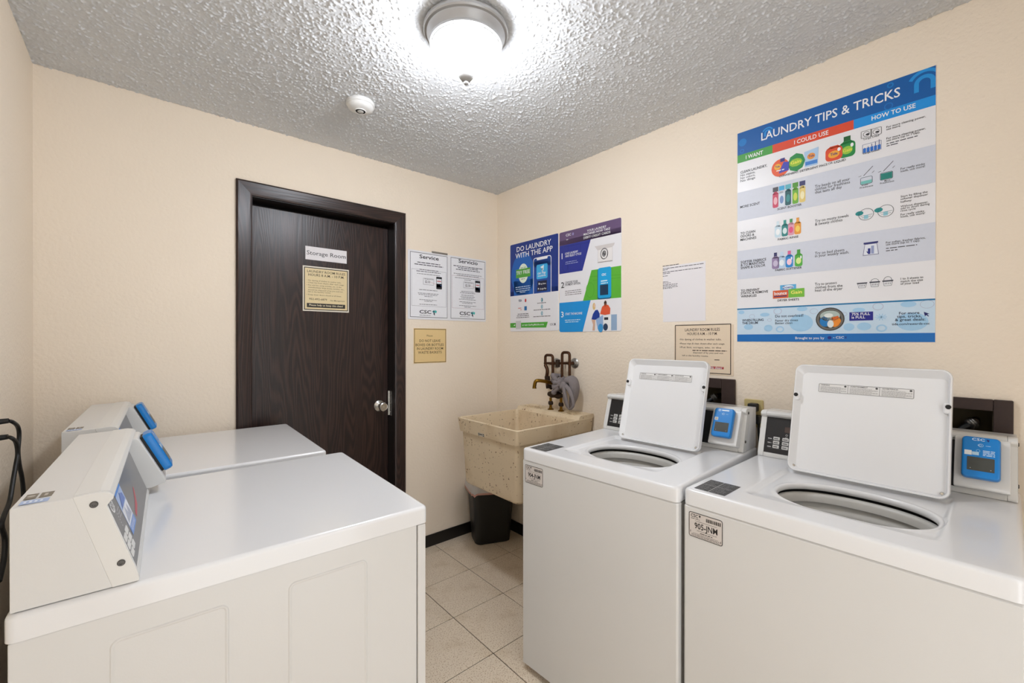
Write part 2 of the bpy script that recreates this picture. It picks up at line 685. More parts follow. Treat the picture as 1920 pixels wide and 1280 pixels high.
# storage room door
dr = thing('door_1', 'dark brown wood-grain door in a dark brown frame', 'door', ((DX0 + DX1) / 2, 0, 0))
dr['kind'] = 'structure'
hw = (DX1 - DX0) / 2
SLAB = .088
link('door_slab', newbox(-hw + .004, hw - .004, SLAB, SLAB + .04, .012, DZ - .022, .0015), WOOD, dr)
for sx in (-1, 1):
    cx = sx * (hw + .033)
    bm = bmesh.new()
    poly = [(-.034, 0), (.034, 0), (.034, -.012), (.026, -.017), (-.022, -.013), (-.034, -.009)]
    # mitred casing, thicker at the outer edge
    lo, hi = [], []
    for u, v in poly:
        x = cx + sx * u
        lo.append((x, v, 0))
        hi.append((x, v, DZ + .033 + u))
    loft(bm, [lo, hi])
    link('casing', bm, WOOD, dr)
    # jamb with stop
    bm = bmesh.new()
    box(bm, *(sorted((sx * hw, sx * (hw - .003)))), 0, T, 0, DZ)
    link('jamb', bm, BLACKWOOD, dr)
    link('door_stop', newbox(*(sorted((sx * (hw - .003), sx * (hw - .015)))), SLAB + .041, SLAB + .052, 0, DZ - .004), BLACKWOOD, dr)
bm = bmesh.new()
L0, L1 = [], []
for u, v in [(-.034, 0), (.034, 0), (.034, -.012), (.026, -.017), (-.022, -.013), (-.034, -.009)]:
    L0.append((-hw - .033 - u, v, DZ + .033 + u))
    L1.append((hw + .033 + u, v, DZ + .033 + u))
loft(bm, [L0, L1])
link('head_casing', bm, WOODH, dr)
link('head_jamb', newbox(-hw, hw, 0, T, DZ - .004, DZ), BLACKWOOD, dr)
link('door_backing', newbox(-hw, hw, T, T + .02, 0, DZ), BLACKWOOD, dr)
bm = bmesh.new()
kp = pix('y', SLAB, 711, 760)
Mk = axis_M((kp.x - dr.location.x, SLAB, kp.z), (0, -1, 0))
lathe(bm, [(.034, 0), (.034, .004), (.029, .009), (.017, .013), (.0145, .016), (.0135, .034), (.019, .042), (.0265, .050), (.0285, .060), (.026, .070), (.021, .0735), (.0185, .0725)], 32, Mk)
k = link('knob', bm, CHROME, dr)
bm = bmesh.new()
lathe(bm, [(.0045, .0725), (.0045, .0765), (.003, .078)], 12, Mk)
link('lock_button', bm, CHROME, k)
bm = bmesh.new()
box(bm, hw - .0048, hw - .003, .035, SLAB - .004, .862, 1.012, .0005, 1)
box(bm, hw - .0105, hw - .0045, SLAB - .018, SLAB - .012, .862, 1.012, .0008, 1)
sp = link('strike_plate', bm, CHROME, dr)
for zz in (.885, .937, .99):
    bm = bmesh.new()
    lathe(bm, [(.0045, 0), (.0045, .0008), (.003, .0014)], 12, axis_M((hw - .0048, .052, zz), (-1, 0, 0)))
    link('screw', bm, NICKEL, sp)


# ------------------------------------------------------------------ appliances (local frame: front at y=0 facing -y, right = +x)
def frame_at(y, z, ang, x=0):
    return Matrix.Translation((x, y, z)) @ Matrix.Rotation(-ang, 4, 'X')


PAN_A = math.atan2(.037, .112)


def screw(parent, loc, d, r=.0055):
    bm = bmesh.new()
    lathe(bm, [(r, 0), (r, .0012), (r * .8, .0022), (r * .45, .0022), (r * .4, .0010)], 16, axis_M(loc, d))
    return link('screw', bm, mat('dull_screw', (96, 94, 92), .4, .9, noise=.3, nscale=400), parent)


def console(root, wd, zd, kind):
    hw = wd / 2 - .006
    bm = bmesh.new()
    prism_x(bm, [(.706, zd + .001), (.706, zd + .1615), (.637, zd + .1635), (.590, zd + .001)], -hw + .0015, hw - .0015, bev=.0015)
    con = link('console', bm, ENAMEL_SHADED if kind == 'dryer' else ENAMEL, root)
    prof = [(.638, .1645), (.606, .1665), (.594, .1640), (.588, .1580), (.589, .1510), (.5990, .1420), (.5575, .0165), (.5555, .008), (.5555, .001), (.5905, .001)]
    capw = .019 if kind == 'washer' else .010
    for sx in (-1, 1):
        bm = bmesh.new()
        a, b = sorted((sx * hw, sx * (hw - capw)))
        prism_x(bm, [(y, zd + z) for y, z in prof], a, b, bev=.0016)
        link('end_cap', bm, PLASTIC, con)
        screw(con, (sx * hw, .6125, zd + .1475), (sx, 0, 0))
        screw(con, (sx * hw, .579, zd + .040), (sx, 0, 0))
    # hood and sill between the caps
    bm = bmesh.new()
    prism_x(bm, [(y, zd + z) for y, z in [(.638, .1645), (.606, .1665), (.594, .1640), (.588, .1580), (.589, .1510), (.5990, .1430), (.632, .1430)]], -hw + capw + .0004, hw - capw - .0004, bev=.001)
    link('hood', bm, PLASTIC, con)
    bm = bmesh.new()
    prism_x(bm, [(y, zd + z) for y, z in [(.5560, .001), (.5560, .009), (.5585, .0160), (.572, .017), (.592, .001)]], -hw + capw + .0004, hw - capw - .0004)
    link('sill', bm, PLASTIC, con)
    Mp = frame_at(.5610, zd + .0155, PAN_A)
    Lp = .1330
    bm = bmesh.new()
    box(bm, -hw + capw, hw - capw, -.001, .006, 0, Lp, M=Mp)
    link('control_panel', bm, GREYP if kind == 'dryer' else BLACKP, con)
    P = Print(con, -.001, Mp)
    if kind == 'washer':
        WHT = (232, 232, 230)
        for ci in range(3):
            for ri in range(3):
                bm = bmesh.new()
                x0 = -.272 + ci * .0295
                z0 = .0195 + ri * .0150
                plate(bm, x0 + .0105, z0 + .006, .021, .0118, .002, 0, -.0024, .0006, Mp)
                b = link('button', bm, PLASTIC, con)
        bm = bmesh.new()
        plate(bm, -.2165, .092, .044, .021, .0015, 0, -.0016, .0004, Mp)
        link('display', bm, mat('dark_red_display', (84, 68, 64), .2, noise=.1), con)
        P.L('panel_lettering')
        for ri in range(3):
            P.dashes((-.290, .022 + ri * .0150), (-.277, .022 + ri * .0150), .0035, WHT, ri)
            P.line((-.290, .0335 + ri * .015 - .0155), (-.19, .0335 + ri * .015 - .0155), .0006, (120, 120, 124))
            for ci in range(3):
                P.L('button_lettering', 12)
                P.dashes((-.269 + ci * .0295, .0235 + ri * .0150), (-.255 + ci * .0295, .0235 + ri * .015), .0045, (90, 90, 92), ri + ci * 5)
                P.L('panel_lettering')
        for i in range(3):
            P.ring((-.230 + i * .018, .072), .0036, .0008, WHT, n=12)
            P.dashes((-.235 + i * .018, .062), (-.226 + i * .018, .062), .003, WHT, i)
        P.done()
    else:
        # two columns of pale buttons, a printed screen strip, arc logo
        for ci in range(2):
            for ri in range(3):
                bm = bmesh.new()
                plate(bm, -.286 + ci * .034, .022 + ri * .0150 + ci * .002, .026, .0118, .002, 0, -.0022, .0006, Mp)
                link('button', bm, PLASTIC, con)
        P.L('printed_strip')
        P.rect((-.215, .028), (-.125, .130), (170, 190, 226))
        P.L('printed_strip', 2)
        P.rect((-.215, .110), (-.125, .130), (86, 140, 214))
        P.rect((-.212, .046), (-.128, .080), (232, 234, 240))
        P.rect((-.215, .028), (-.125, .043), (120, 158, 222))
        P.L('printed_strip', 3)
        P.poly([(-.20, .082), (-.17, .106), (-.14, .098), (-.135, .084)], (110, 134, 196))
        P.poly([(-.205, .050), (-.18, .078), (-.165, .060), (-.15, .076), (-.135, .050)], (176, 182, 200))
        for i in range(3): P.dashes((-.205, .0335 + i * .0035), (-.14, .0335 + i * .0035), .002, (240, 240, 250), i)
        P.L('panel_lettering')
        P.ring((-.272, .112), .016, .004, (236, 236, 236), .013)
        P.text('CSC', (-.29, .105), (-.254, .105), .012, (236, 236, 236), .02)
        for i in range(5): P.disc((-.262, .092 - i * .006), .0016, (230, 230, 230), n=8)
        for i in range(3): P.dashes((-.252, .094 - i * .007), (-.226, .094 - i * .007), .003, (200, 200, 204), i)
        P.L('red_mark')
        P.poly([(-.10, .026), (-.03, .034), (.02, .060), (.012, .066), (-.04, .046), (-.10, .036)], (190, 96, 104))
        P.done()
    # sticker on top of the cover (dryers)
    if kind == 'dryer':
        Mt = Matrix.Translation((0, .70, zd + .1618)) @ Matrix.Rotation(-PI / 2, 4, 'X')
        # print plane lying flat: x = along console, z = towards front
        Mt = Matrix(((1, 0, 0, 0), (0, 0, -1, .703), (0, -1, 0, zd + .1626), (0, 0, 0, 1)))
        Q = Print(con, 0, Mt)
        Q.L('top_sticker')
        Q.rect((-.322, .004), (-.300, .036), (170, 188, 222))
        Q.rect((-.293, .004), (-.262, .018), (120, 112, 100))
        Q.rect((-.293, .021), (-.262, .036), (120, 112, 100))
        Q.L('top_sticker', 2)
        Q.disc((-.277, .011), .005, (190, 184, 176), n=10)
        Q.rect((-.284, .026), (-.270, .030), (190, 184, 176))
        for i in range(4): Q.rect((-.316, .008 + i * .006), (-.306, .011 + i * .006), (224, 232, 246))
        Q.L('top_lettering')
        for i in range(3):
            a = .044 + i * .008
            x = -.316
            rnd = random.Random(i)
            while x < -.262:
                l = rnd.uniform(.004, .011)
                Q.rect((x, a), (min(x + l, -.262), a + .0016), (150, 148, 142))
                x += l + .003
        Q.done()
    # reader mount and card reader
    mt_poly = [(.608, .1545), (.582, .1575), (.5765, .153), (.5195, .033), (.521, .027), (.552, .0175), (.575, .0175)]
    bm = bmesh.new()
    x0, x1 = (.200, .306) if kind == 'washer' else (.203, .312)
    prism_x(bm, [(y, zd + z) for y, z in mt_poly], x0, x1, bev=.0025)
    link('reader_mount', bm, PLASTIC, root)
    A2 = math.atan2(.057, .120)
    xc = .252 if kind == 'washer' else .258
    Mr = frame_at(.5195, zd + .033, A2, xc)
    bm = bmesh.new()
    wR, hR, zc = .0735, .116, .077
    plate(bm, 0, zc, wR - .006, hR - .006, .008, -.0005, -.007, .0005, Mr)
    rd = link('card_reader', bm, DARK, root)
    bm = bmesh.new()
    loops = [frame_y(rr(0, zc, wR - .002, hR - .002, .010), -.0070),
             frame_y(rr(0, zc, wR, hR, .010), -.010),
             frame_y(rr(0, zc, wR, hR, .010), -.020),
             frame_y(rr(0, zc, wR - .004, hR - .004, .009), -.0255),
             frame_y(rr(0, zc, wR - .012, hR - .012, .007), -.0275)]
    loft(bm, loops, M=Mr)
    link('shell', bm, BLUE, rd)
    bm = bmesh.new()
    plate(bm, 0, zc - .020, .051, .0375, .0015, -.027, -.0282, .0003, Mr)
    link('screen', bm, SCREEN, rd)
    P = Print(rd, -.0275, Mr)
    return con, rd, P, zc


def reader_print(P, zc, style):
    Wt = (240, 246, 252)
    P.L('reader_lettering')
    if style == 'csc':
        P.text('CSC', (-.017, zc + .0455), (.007, zc + .0455), .0065, Wt, .02)
        P.poly([(.010, zc + .052), (.016, zc + .050), (.014, zc + .044), (.0115, zc + .047)], (22, 40, 120))
        P.L('pale_label').rect((-.0165, zc + .0045), (-.0035, zc + .0135), (190, 220, 240))
        P.L('reader_lettering').new().ring((.001 - .006, zc + .017), .004, .001, (150, 205, 240), n=10)
        for i in range(4): P.dashes((.004, zc + .005 + i * .0042), (.026, zc + .005 + i * .0042), .003, (214, 234, 248), i)
    else:
        P.ring((-.016, zc + .047), .0045, .0016, Wt, n=12)
        P.dashes((-.008, zc + .0455), (.022, zc + .0455), .0068, Wt, 3)
        P.L('reader_sticker').rect((-.030, zc + .006), (-.017, zc + .018), (226, 228, 226))
        P.L('reader_sticker', 2)
        P.rect((-.028, zc + .008), (-.019, zc + .016), (178, 174, 160))
        P.L('reader_lettering')
    # contactless waves
    P.L('contactless_mark')
    for i in range(3):
        P.ring((-.004 + .002 * i, zc + .033), .002 + .0014 * i, .0007, (196, 226, 248), n=10)
    P.rect((.009, zc + .0325), (.018, zc + .0335), (196, 226, 248))
    if style == 'csc':
        P.new().L('blank_sticker')
        P.rect((-.031, zc + .0035), (-.017, zc + .0165), (236, 238, 238))
    P.L('reader_lettering', 4)
    P.new().disc((-.019, zc - .033), .0009, (200, 200, 200), n=8)
    P.new().disc((.019, zc - .033), .0009, (210, 210, 210), n=8)
    P.done()


# ---- washer
def hole(th):
    ex = 2.25
    c, s = math.cos(th), math.sin(th)
    r = (abs(c) ** ex + abs(s) ** ex) ** (-1 / ex)
    x, y = r * c * .172, r * s * .133
    if y < 0: y *= .97
    return x, y


HCX, HCY = .020, .252


def rect_ray(th, x0, x1, y0, y1, rad):
    """ray from the hole centre to a rounded rectangle"""
    c, s = math.cos(th), math.sin(th)
    lo, hi = 0, 2
    for _ in range(40):
        mid = (lo + hi) / 2
        px, py = HCX + mid * c, HCY + mid * s
        qx = abs(px - (x0 + x1) / 2) - ((x1 - x0) / 2 - rad)
        qy = abs(py - (y0 + y1) / 2) - ((y1 - y0) / 2 - rad)
        d = math.hypot(max(qx, 0), max(qy, 0)) + min(max(qx, qy), 0) - rad
        if d > 0: hi = mid
        else: lo = mid
    return HCX + lo * c, HCY + lo * s


def sstep(a, b, x):
    t = min(1, max(0, (x - a) / (b - a)))
    return t * t * (3 - 2 * t)


LX0, LX1, LHY = -.186, .198, .447     # lid recess / hinge


def recess(x, y):
    cx, cy = (LX0 + LX1) / 2, (.085 + .53) / 2
    qx = abs(x - cx) - ((LX1 - LX0) / 2 - .02)
    qy = abs(y - cy) - ((.53 - .085) / 2 - .03)
    d = math.hypot(max(qx, 0), max(qy, 0)) + min(max(qx, qy), 0) - .02
    front = sstep(.075, .16, y)
    return sstep(.010, -.006, d) * front * sstep(.475, .45, y)


def deck_mesh(zd, wd, dp, drop):
    N = 360
    ths = [2 * PI * i / N for i in range(N)]
    x0, x1 = -wd / 2, wd / 2
    rings = []
    def zz(x, y): return zd - .011 * recess(x, y)
    hol = [hole(t) for t in ths]
    bev = .009
    out = [rect_ray(t, x0 + bev, x1 - bev, bev, dp - bev, .006) for t in [math.atan2(h[1], h[0]) for h in hol]]
    angs = [math.atan2(h[1], h[0]) for h in hol]
    z0 = zz(HCX, HCY)
    # rolled lip at the opening
    for sc, dz in ((1.06, -.019), (1.02, -.017), (.995, -.013), (.988, -.008), (.995, -.003), (1.01, .0015), (1.035, .0025), (1.06, .001)):
        rings.append([(HCX + h[0] * sc, HCY + h[1] * sc, z0 + dz) for h in hol])
    K = 46
    for k in range(1, K + 1):
        t = k / K
        t = t ** 1.05
        r = []
        for h, o in zip(hol, out):
            a = (HCX + h[0] * 1.075, HCY + h[1] * 1.075)
            x, y = a[0] + (o[0] - a[0]) * t, a[1] + (o[1] - a[1]) * t
            r.append((x, y, zz(x, y)))
        rings.append(r)
    for q in (1, 2, 3, 4):
        a = PI / 2 * q / 4
        i = bev * (1 - math.sin(a))
        rings.append([(*rect_ray(t, x0 + i, x1 - i, i, dp - i, .006 + bev - i), zd - bev * (1 - math.cos(a))) for t in angs])
    e = [rect_ray(t, x0, x1, 0, dp, .015) for t in angs]
    rings.append([(x, y, zd - drop) for x, y in e])
    e2 = [rect_ray(t, x0 + .012, x1 - .012, .012, dp - .012, .01) for t in angs]
    rings.append([(x, y, zd - drop) for x, y in e2])
    bm = bmesh.new()
    loft(bm, rings, False, False)
    return bm


def make_washer(label, loc, rz, tagno, style, lid_x=(LX0, LX1)):
    zd, wd, dp = .892, .650, .708
    t = thing('washing_machine', label, 'washer', loc, rz, 'top-load washers under the posters')
    hw = wd / 2
    bm = bmesh.new()
    box(bm, -hw + .004, hw - .004, .014, dp, .022, zd - .052, .003)
    bm.faces.ensure_lookup_table()
    bmesh.ops.delete(bm, geom=[max(bm.faces, key=lambda f: (round(f.calc_center_median().z, 4), f.calc_area()))], context='FACES')
    link('cabinet', bm, ENAMEL_SHADED, t)
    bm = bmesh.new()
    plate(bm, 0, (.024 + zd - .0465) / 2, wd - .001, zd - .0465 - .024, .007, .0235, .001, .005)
    link('front_panel', bm, ENAMEL_SHADED, t)
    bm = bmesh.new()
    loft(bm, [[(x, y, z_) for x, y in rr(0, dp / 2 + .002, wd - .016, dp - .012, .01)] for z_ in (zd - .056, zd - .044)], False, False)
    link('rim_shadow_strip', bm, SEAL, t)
    for sx in (-1, 1):
        for yy in (.06, .65):
            bm = bmesh.new()
            lathe(bm, [(.017, 0), (.019, .004), (.019, .010), (.008, .012), (.008, .024)], 16, Matrix.Translation((sx * (hw - .05), yy, 0)))
            link('foot', bm, DARK, t)
    link('deck', deck_mesh(zd, wd, dp, .0455), ENAMEL, t, ang=50)
    # tub: seal, ring, basket
    N = 72
    hs = [hole(2 * PI * i / N) for i in range(N)]
    zb = zd - .011

    def ringz(sc, dz): return [(HCX + h[0] * sc, HCY + h[1] * (sc + (sc - 1) * .15), zb + dz) for h in hs]
    bm = bmesh.new()
    loft(bm, [ringz(1.05, -.0185), ringz(1.12, -.020), ringz(1.14, -.035), ringz(1.09, -.040)], False, False)
    link('tub_seal', bm, SEAL, t)
    bm = bmesh.new()
    loft(bm, [ringz(1.10, -.040), ringz(1.08, -.028), ringz(1.05, -.026), ringz(1.01, -.029), ringz(.985, -.036), ringz(.98, -.052), ringz(1.02, -.056), ringz(1.03, -.064), ringz(1.03, -.070), ringz(1.0, -.074), ringz(.99, -.082), ringz(.995, -.1), ringz(1.03, -.104)], False, False)
    link('tub_ring', bm, GREYPL, t, ang=50)
    bm = bmesh.new()
    loft(bm, [ringz(1.03, -.100), ringz(1.05, -.108), ringz(1.05, -.30), ringz(1.0, -.36), ringz(.1, -.37)], False, True)
    link('basket', bm, STEEL, t, ang=50)
    bm = bmesh.new()
    lathe(bm, [(.07, -.37), (.05, -.33), (.035, -.25), (.03, -.19), (.024, -.175), (.001, -.172)], 24, Matrix.Translation((HCX, HCY, zb)))
    link('agitator', bm, GREYPL, t)
    # lid
    ML = frame_at(LHY, zd - .006, R(15.6))
    lw, lh = lid_x[1] - lid_x[0] + .002, .362
    cx = (lid_x[0] + lid_x[1]) / 2
    bm = bmesh.new()
    def lr(i, y, rad=.024): return frame_y(rr(cx, lh / 2 + .004, lw - 2 * i, lh - 2 * i, rad - i * .6, 8), y)
    loft(bm, [lr(.004, .012), lr(.0, .008), lr(0, -.011), lr(.0015, -.0135), lr(.0045, -.0135), lr(.0062, -.0115),
              frame_y(rr(cx + .0055, lh / 2 - .003, lw - .029, lh - .034, .016, 8), .0025),
              frame_y(rr(cx + .0055, lh / 2 - .003, lw - .033, lh - .038, .014, 8), .004)], M=ML)
    lid = link('lid', bm, ENAMEL, t, ang=40)
    for sx in (-1, 1):
        bm = bmesh.new()
        lathe(bm, [(.0062, 0), (.0062, .0075), (.0045, .0095)], 16, ML @ axis_M((cx + sx * (lw / 2 - .0080), -.0075, lh * .715), (0, -1, 0)))
        link('bumper', bm, DARK, lid)
        bm = bmesh.new()
        plate(bm, cx + sx * (lw / 2 - .0098), lh * .705, .017, .030, .006, .004, -.0125, .003, ML)
        link('bumper_boss', bm, ENAMEL, lid)
        bm = bmesh.new()
        lathe(bm, [(.005, 0), (.005, .006), (.003, .008)], 12, ML @ axis_M((cx + sx * (lw / 2 - .016), .002, .020), (0, -1, 0)))
        link('hinge_pin', bm, CHROME, lid)
    P = Print(lid, .0038, ML)
    P.L('warning_sticker')
    sx0, sx1, sz0, sz1 = cx - .125, cx + .112, lh * .765, lh * .845
    P.rect((sx0, sz0), (sx1, sz1), (228, 226, 224))
    P.L('warning_lettering', 2)
    P.frame((sx0, sz0), (sx1, sz1), .0012, (110, 108, 106), .003)
    thd = (sx1 - sx0) / 3
    for i, wtx in enumerate(('WARNING', 'AVERTISSEMENT', 'ADVERTENCIA')):
        a = sx0 + thd * i
        if i: P.line((a, sz0), (a, sz1), .001, (110, 108, 106))
        P.text('\u26a0' if False else wtx, (a + .006, sz1 - .0065), (a + .006 + .0034 * len(wtx), sz1 - .0065), .0038, (50, 50, 50), .02)
        P.disc((a + thd - .007, sz1 - .0055), .0032, (70, 70, 70), n=10)
        for j in range(7):
            P.dashes((a + .005, sz1 - .0105 - j * .0026), (a + thd - (.004 if j % 3 else .018), sz1 - .0105 - j * .0026), .0016, (140, 138, 136), j + i * 9)
    P.done()
    con, rd, P, zc = console(t, wd, zd, 'washer')
    reader_print(P, zc, style)
    # black instruction sticker lying on the deck
    Mt = Matrix(((1, 0, 0, 0), (0, 0, 1, 0), (0, -1, 0, zd), (0, 0, 0, 1)))
    P = Print(t, 0, Mt)
    P.L('instruction_sticker')
    P.rect((-.303, .020), (-.215, .133), (62, 62, 62))
    P.L('instruction_lettering', 2)
    P.rect((-.263, .022), (-.2605, .131), (176, 176, 174))
    P.rect((-.303, .0775), (-.215, .0795), (150, 150, 150))
    for i in range(9):
        for c_ in range(2):
            xa = -.300 if c_ == 0 else -.258
            P.dashes((xa, .026 + i * .0118), (xa + (.033 if i % 3 else .024), .026 + i * .0118), .0042, (150, 150, 148), i + c_ * 31)
    P.done()
    # id sticker on the front
    P = Print(t, .0008)
    ax, az, bx_, bz = -.308, .758, -.212, .829
    P.L('id_sticker')
    P.rect((ax, az), (bx_, bz), (216, 208, 202), .006)
    P.L('id_lettering', 2)
    P.frame((ax, az), (bx_, bz), .0018, (34, 32, 32), .006)
    K_ = (34, 32, 32)
    P.text('CSC', (ax + .006, bz - .014), (ax + .027, bz - .014), .0085, K_, .035)
    P.poly([(ax + .029, bz - .005), (ax + .035, bz - .005), (ax + .033, bz - .012), (ax + .0305, bz - .010)], K_)
    P.dashes((ax + .006, bz - .019), (ax + .032, bz - .019), .003, (120, 116, 112), 2)
    rnd = random.Random(4)
    x = ax + .050
    while x < bx_ - .006:
        wv = rnd.uniform(.0008, .0030)
        P.L('bar_code', 2).rect((x, bz - .018), (x + wv, bz - .008), K_)
        x += wv + rnd.uniform(.0008, .0018)
    P.L('id_lettering', 2)
    P.line((ax + .018, bz - .0235), (bx_ - .016, bz - .0235), .0008, K_)
    P.text(tagno, (ax + .017, az + .0265), (bx_ - .014, az + .0265), .0155, K_, .03)
    P.dashes((ax + .024, az + .0205), (bx_ - .016, az + .0205), .002, (90, 88, 86), 1)
    P.dashes((ax + .033, az + .0145), (bx_ - .028, az + .0145), .0034, (70, 68, 66), 7)
    P.line((ax + .012, az + .0115), (bx_ - .012, az + .0115), .0007, K_)
    for i in range(2): P.dashes((ax + .008, az + .004 + i * .0034), (bx_ - .008, az + .004 + i * .0034), .0024, (110, 106, 104), i + 3)
    P.rect((ax + .0045, az + .012), (ax + .006, az + .018), K_)
    P.rect((bx_ - .006, az + .006), (bx_ - .0045, az + .012), K_)
    P.done()
    return t


W1R = R(2.7)
fl_ = Vector((-.794, -1.150))
c1 = fl_ + Vector((math.sin(W1R), -math.cos(W1R))) * .325
make_washer('white top-load washer with open lid beside the beige sink, sticker 904-JNM', (c1.x, c1.y, 0), -PI / 2 + W1R, '904-JNM', 'round', (-.158, .198))
make_washer('white top-load washer with open lid below the large laundry tips poster, sticker 905-JNM', (-.747, -2.133, 0), -PI / 2 + R(.2), '905-JNM', 'csc')


# ---- dryer
def make_dryer(label, loc, rz):
    zd, wd, dp = .905, .680, .712
    hw = wd / 2
    t = thing('dryer', label, 'dryer', loc, rz, 'white dryers along the left wall')
    link('cabinet', newbox(-hw + .005, hw - .005, .028, dp - .004, .025, zd - .044, .003), ENAMEL_SHADED, t)
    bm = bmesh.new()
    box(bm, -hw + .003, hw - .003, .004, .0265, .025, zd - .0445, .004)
    link('front_panel', bm, ENAMEL_SHADED, t)
    bm = bmesh.new()
    lo = lambda i, z: [(x, y, z) for x, y in rr(0, dp / 2, wd - 2 * i, dp - 2 * i, .014 - i * .5, 5)]
    b = .009
    L_ = [lo(.012, zd - .042), lo(0, zd - .042)]
    for q in range(0, 5):
        a = PI / 2 * q / 4
        L_.append(lo(b * (1 - math.cos(a)), zd - b + b * math.sin(a)))
    loft(bm, L_)
    link('deck', bm, ENAMEL, t)
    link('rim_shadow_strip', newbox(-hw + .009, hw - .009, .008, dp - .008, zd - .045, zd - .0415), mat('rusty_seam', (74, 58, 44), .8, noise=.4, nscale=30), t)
    # pressed panels on both sides
    for sx in (-1, 1):
        for y0, y1 in ((.157, .318), (.427, .591)):
            bm = bmesh.new()
            n_ = 8
            xs = sx * (hw - .005)
            wdp, hgp = y1 - y0, .66
            lp = lambda i, x: [(x, u, v) for u, v in rr((y0 + y1) / 2, .485, wdp - 2 * i, hgp - 2 * i, .012 - i, n_)]
            loft(bm, [lp(-.0028, xs), lp(-.0008, xs + sx * .0016), lp(.0010, xs + sx * .0016), lp(.004, xs + sx * .0002)], False, True)
            link('pressed_panel', bm, ENAMEL_SHADED, t, ang=8)
    for sx in (-1, 1):
        for yy in (.07, .64):
            bm = bmesh.new()
            lathe(bm, [(.017, 0), (.019, .004), (.019, .012), (.008, .014), (.008, .027)], 16, Matrix.Translation((sx * (hw - .05), yy, 0)))
            link('foot', bm, DARK, t)
    # loading door on the front
    bm = bmesh.new()
    plate(bm, 0, .52, .44, .44, .06, .006, -.014, .006, n=8)
    d = link('loading_door', bm, ENAMEL_SHADED, t)
    bm = bmesh.new()
    plate(bm, -.19, .52, .018, .12, .006, -.012, -.022, .003)
    link('door_pull', bm, GREYPL, d)
    con, rd, P, zc = console(t, wd, zd, 'dryer')
    reader_print(P, zc, 'csc')
    return t


D1 = R(88.1)
make_dryer('white dryer with two pressed panels and a rusty seam on its open side', (-1.3935, -1.13, 0), D1)
make_dryer('white dryer in the corner beside the storage room door', (-1.413, -.395, 0), R(88.4))

# ------------------------------------------------------------------ utility sink
SX0, SX1, SY0, SY1, SZ = -.592, -.010, -.888, -.371, .886
sk = thing('utility_sink', 'beige speckled plastic utility sink mounted on the wall in the corner', 'sink', (SX1, (SY0 + SY1) / 2, .512))
ox, oy, oz = sk.location


def srect(x0, x1, y0, y1, r, z, n=6):
    return [(a - ox, b - oy, z - oz) for a, b in rr((x0 + x1) / 2, (y0 + y1) / 2, x1 - x0, y1 - y0, r, n)]


bm = bmesh.new()
i = .012
loft(bm, [srect(SX0 + .040, SX1, SY0 + .036, SY1 - .036, .03, .512),
          srect(SX0 + .030, SX1, SY0 + .026, SY1 - .026, .03, .525),
          srect(SX0 + .017, SX1, SY0 + .017, SY1 - .017, .022, SZ - .072),
          srect(SX0 + .008, SX1, SY0 + .008, SY1 - .008, .016, SZ - .076),
          srect(SX0, SX1, SY0, SY1, .012, SZ - .002),
          srect(SX0 + .002, SX1, SY0 + .002, SY1 - .002, .012, SZ),
          srect(SX0 + .012, SX1 - .135, SY0 + .012, SY1 - .012, .014, SZ),
          srect(SX0 + .014, SX1 - .137, SY0 + .014, SY1 - .014, .016, SZ - .004),
          srect(SX0 + .05, SX1 - .16, SY0 + .05, SY1 - .05, .04, .60),
          srect(SX0 + .08, SX1 - .19, SY0 + .08, SY1 - .08, .05, .55)])
link('basin', bm, SINK, sk)
bm = bmesh.new()
pr = [(SX1 - .128, SZ - .001), (SX1 - .118, SZ + .016), (SX1 - .112, SZ + .019), (SX1, SZ + .021), (SX1, SZ - .001)]
loft(bm, [[(x - ox, SY0 + .001 - oy, z - oz) for x, z in pr], [(x - ox, SY1 - .001 - oy, z - oz) for x, z in pr]])
ld = link('back_ledge', bm, SINK, sk)
for k in range(16):
    y = SY0 + .05 + k * .0275
    if -.74 < y < -.57: continue
    link('ledge_rib', newbox(SX1 - .108 - ox, SX1 - .055 - ox, y - oy, y + .010 - oy, SZ + .018 - oz, SZ + .0245 - oz, .002), SINK, ld)
bm = bmesh.new()
lathe(bm, [(.03, 0), (.03, .002), (.022, .003), (.018, .001)], 20, Matrix.Translation((-.20 - ox, -.63 - oy, .5505 - oz)))
link('drain', bm, CHROME, sk)
bm = bmesh.new()
tube(bm, [(-.20 - ox, -.63 - oy, .514 - oz), (-.20 - ox, -.63 - oy, .40 - oz), (-.18 - ox, -.63 - oy, .36 - oz), (-.14 - ox, -.63 - oy, .36 - oz), (-.12 - ox, -.63 - oy, .40 - oz), (-.06 - ox, -.63 - oy, .42 - oz), (.009, -.63 - oy, .42 - oz)], .019, sub=5)
link('drain_pipe', bm, PLASTIC, sk)
# maker plate on the front band, following the apron
mp_ = pix('x', SX0 + .006, 897, 829)
t_ = Matrix.Translation((SX0 + .0078 - ox, mp_.y - oy, SZ - .067 - oz)) @ Matrix.Rotation(-PI / 2, 4, 'Z') @ Matrix.Rotation(R(6), 4, 'X')
P = Print(sk, -.0035, t_)
P.L('maker_plate')
P.rect((0, -.006), (.055, .011), (206, 200, 186))
P.L('maker_lettering', 2)
P.rect((.002, -.004), (.012, .009), (40, 36, 32))
P.rect((.042, -.004), (.053, .009), (40, 36, 32))
P.dashes((.014, .001), (.040, .001), .008, (60, 54, 48), 3)
P.L('maker_lettering', 3)
P.disc((.007, .0025), .003, (206, 200, 186), n=10)
P.disc((.0475, .0025), .003, (206, 200, 186), n=10)
P.done()

# ------------------------------------------------------------------ faucet with pipe loops
FX = -.082
ft = thing('sink_faucet', 'old brass spout and corroded pipe loops above the sink ledge', 'faucet', (FX, -.655, SZ + .021))
f0 = ft.location


def fp(px, py, x=FX):
    return pix('x', x, px, py) - f0


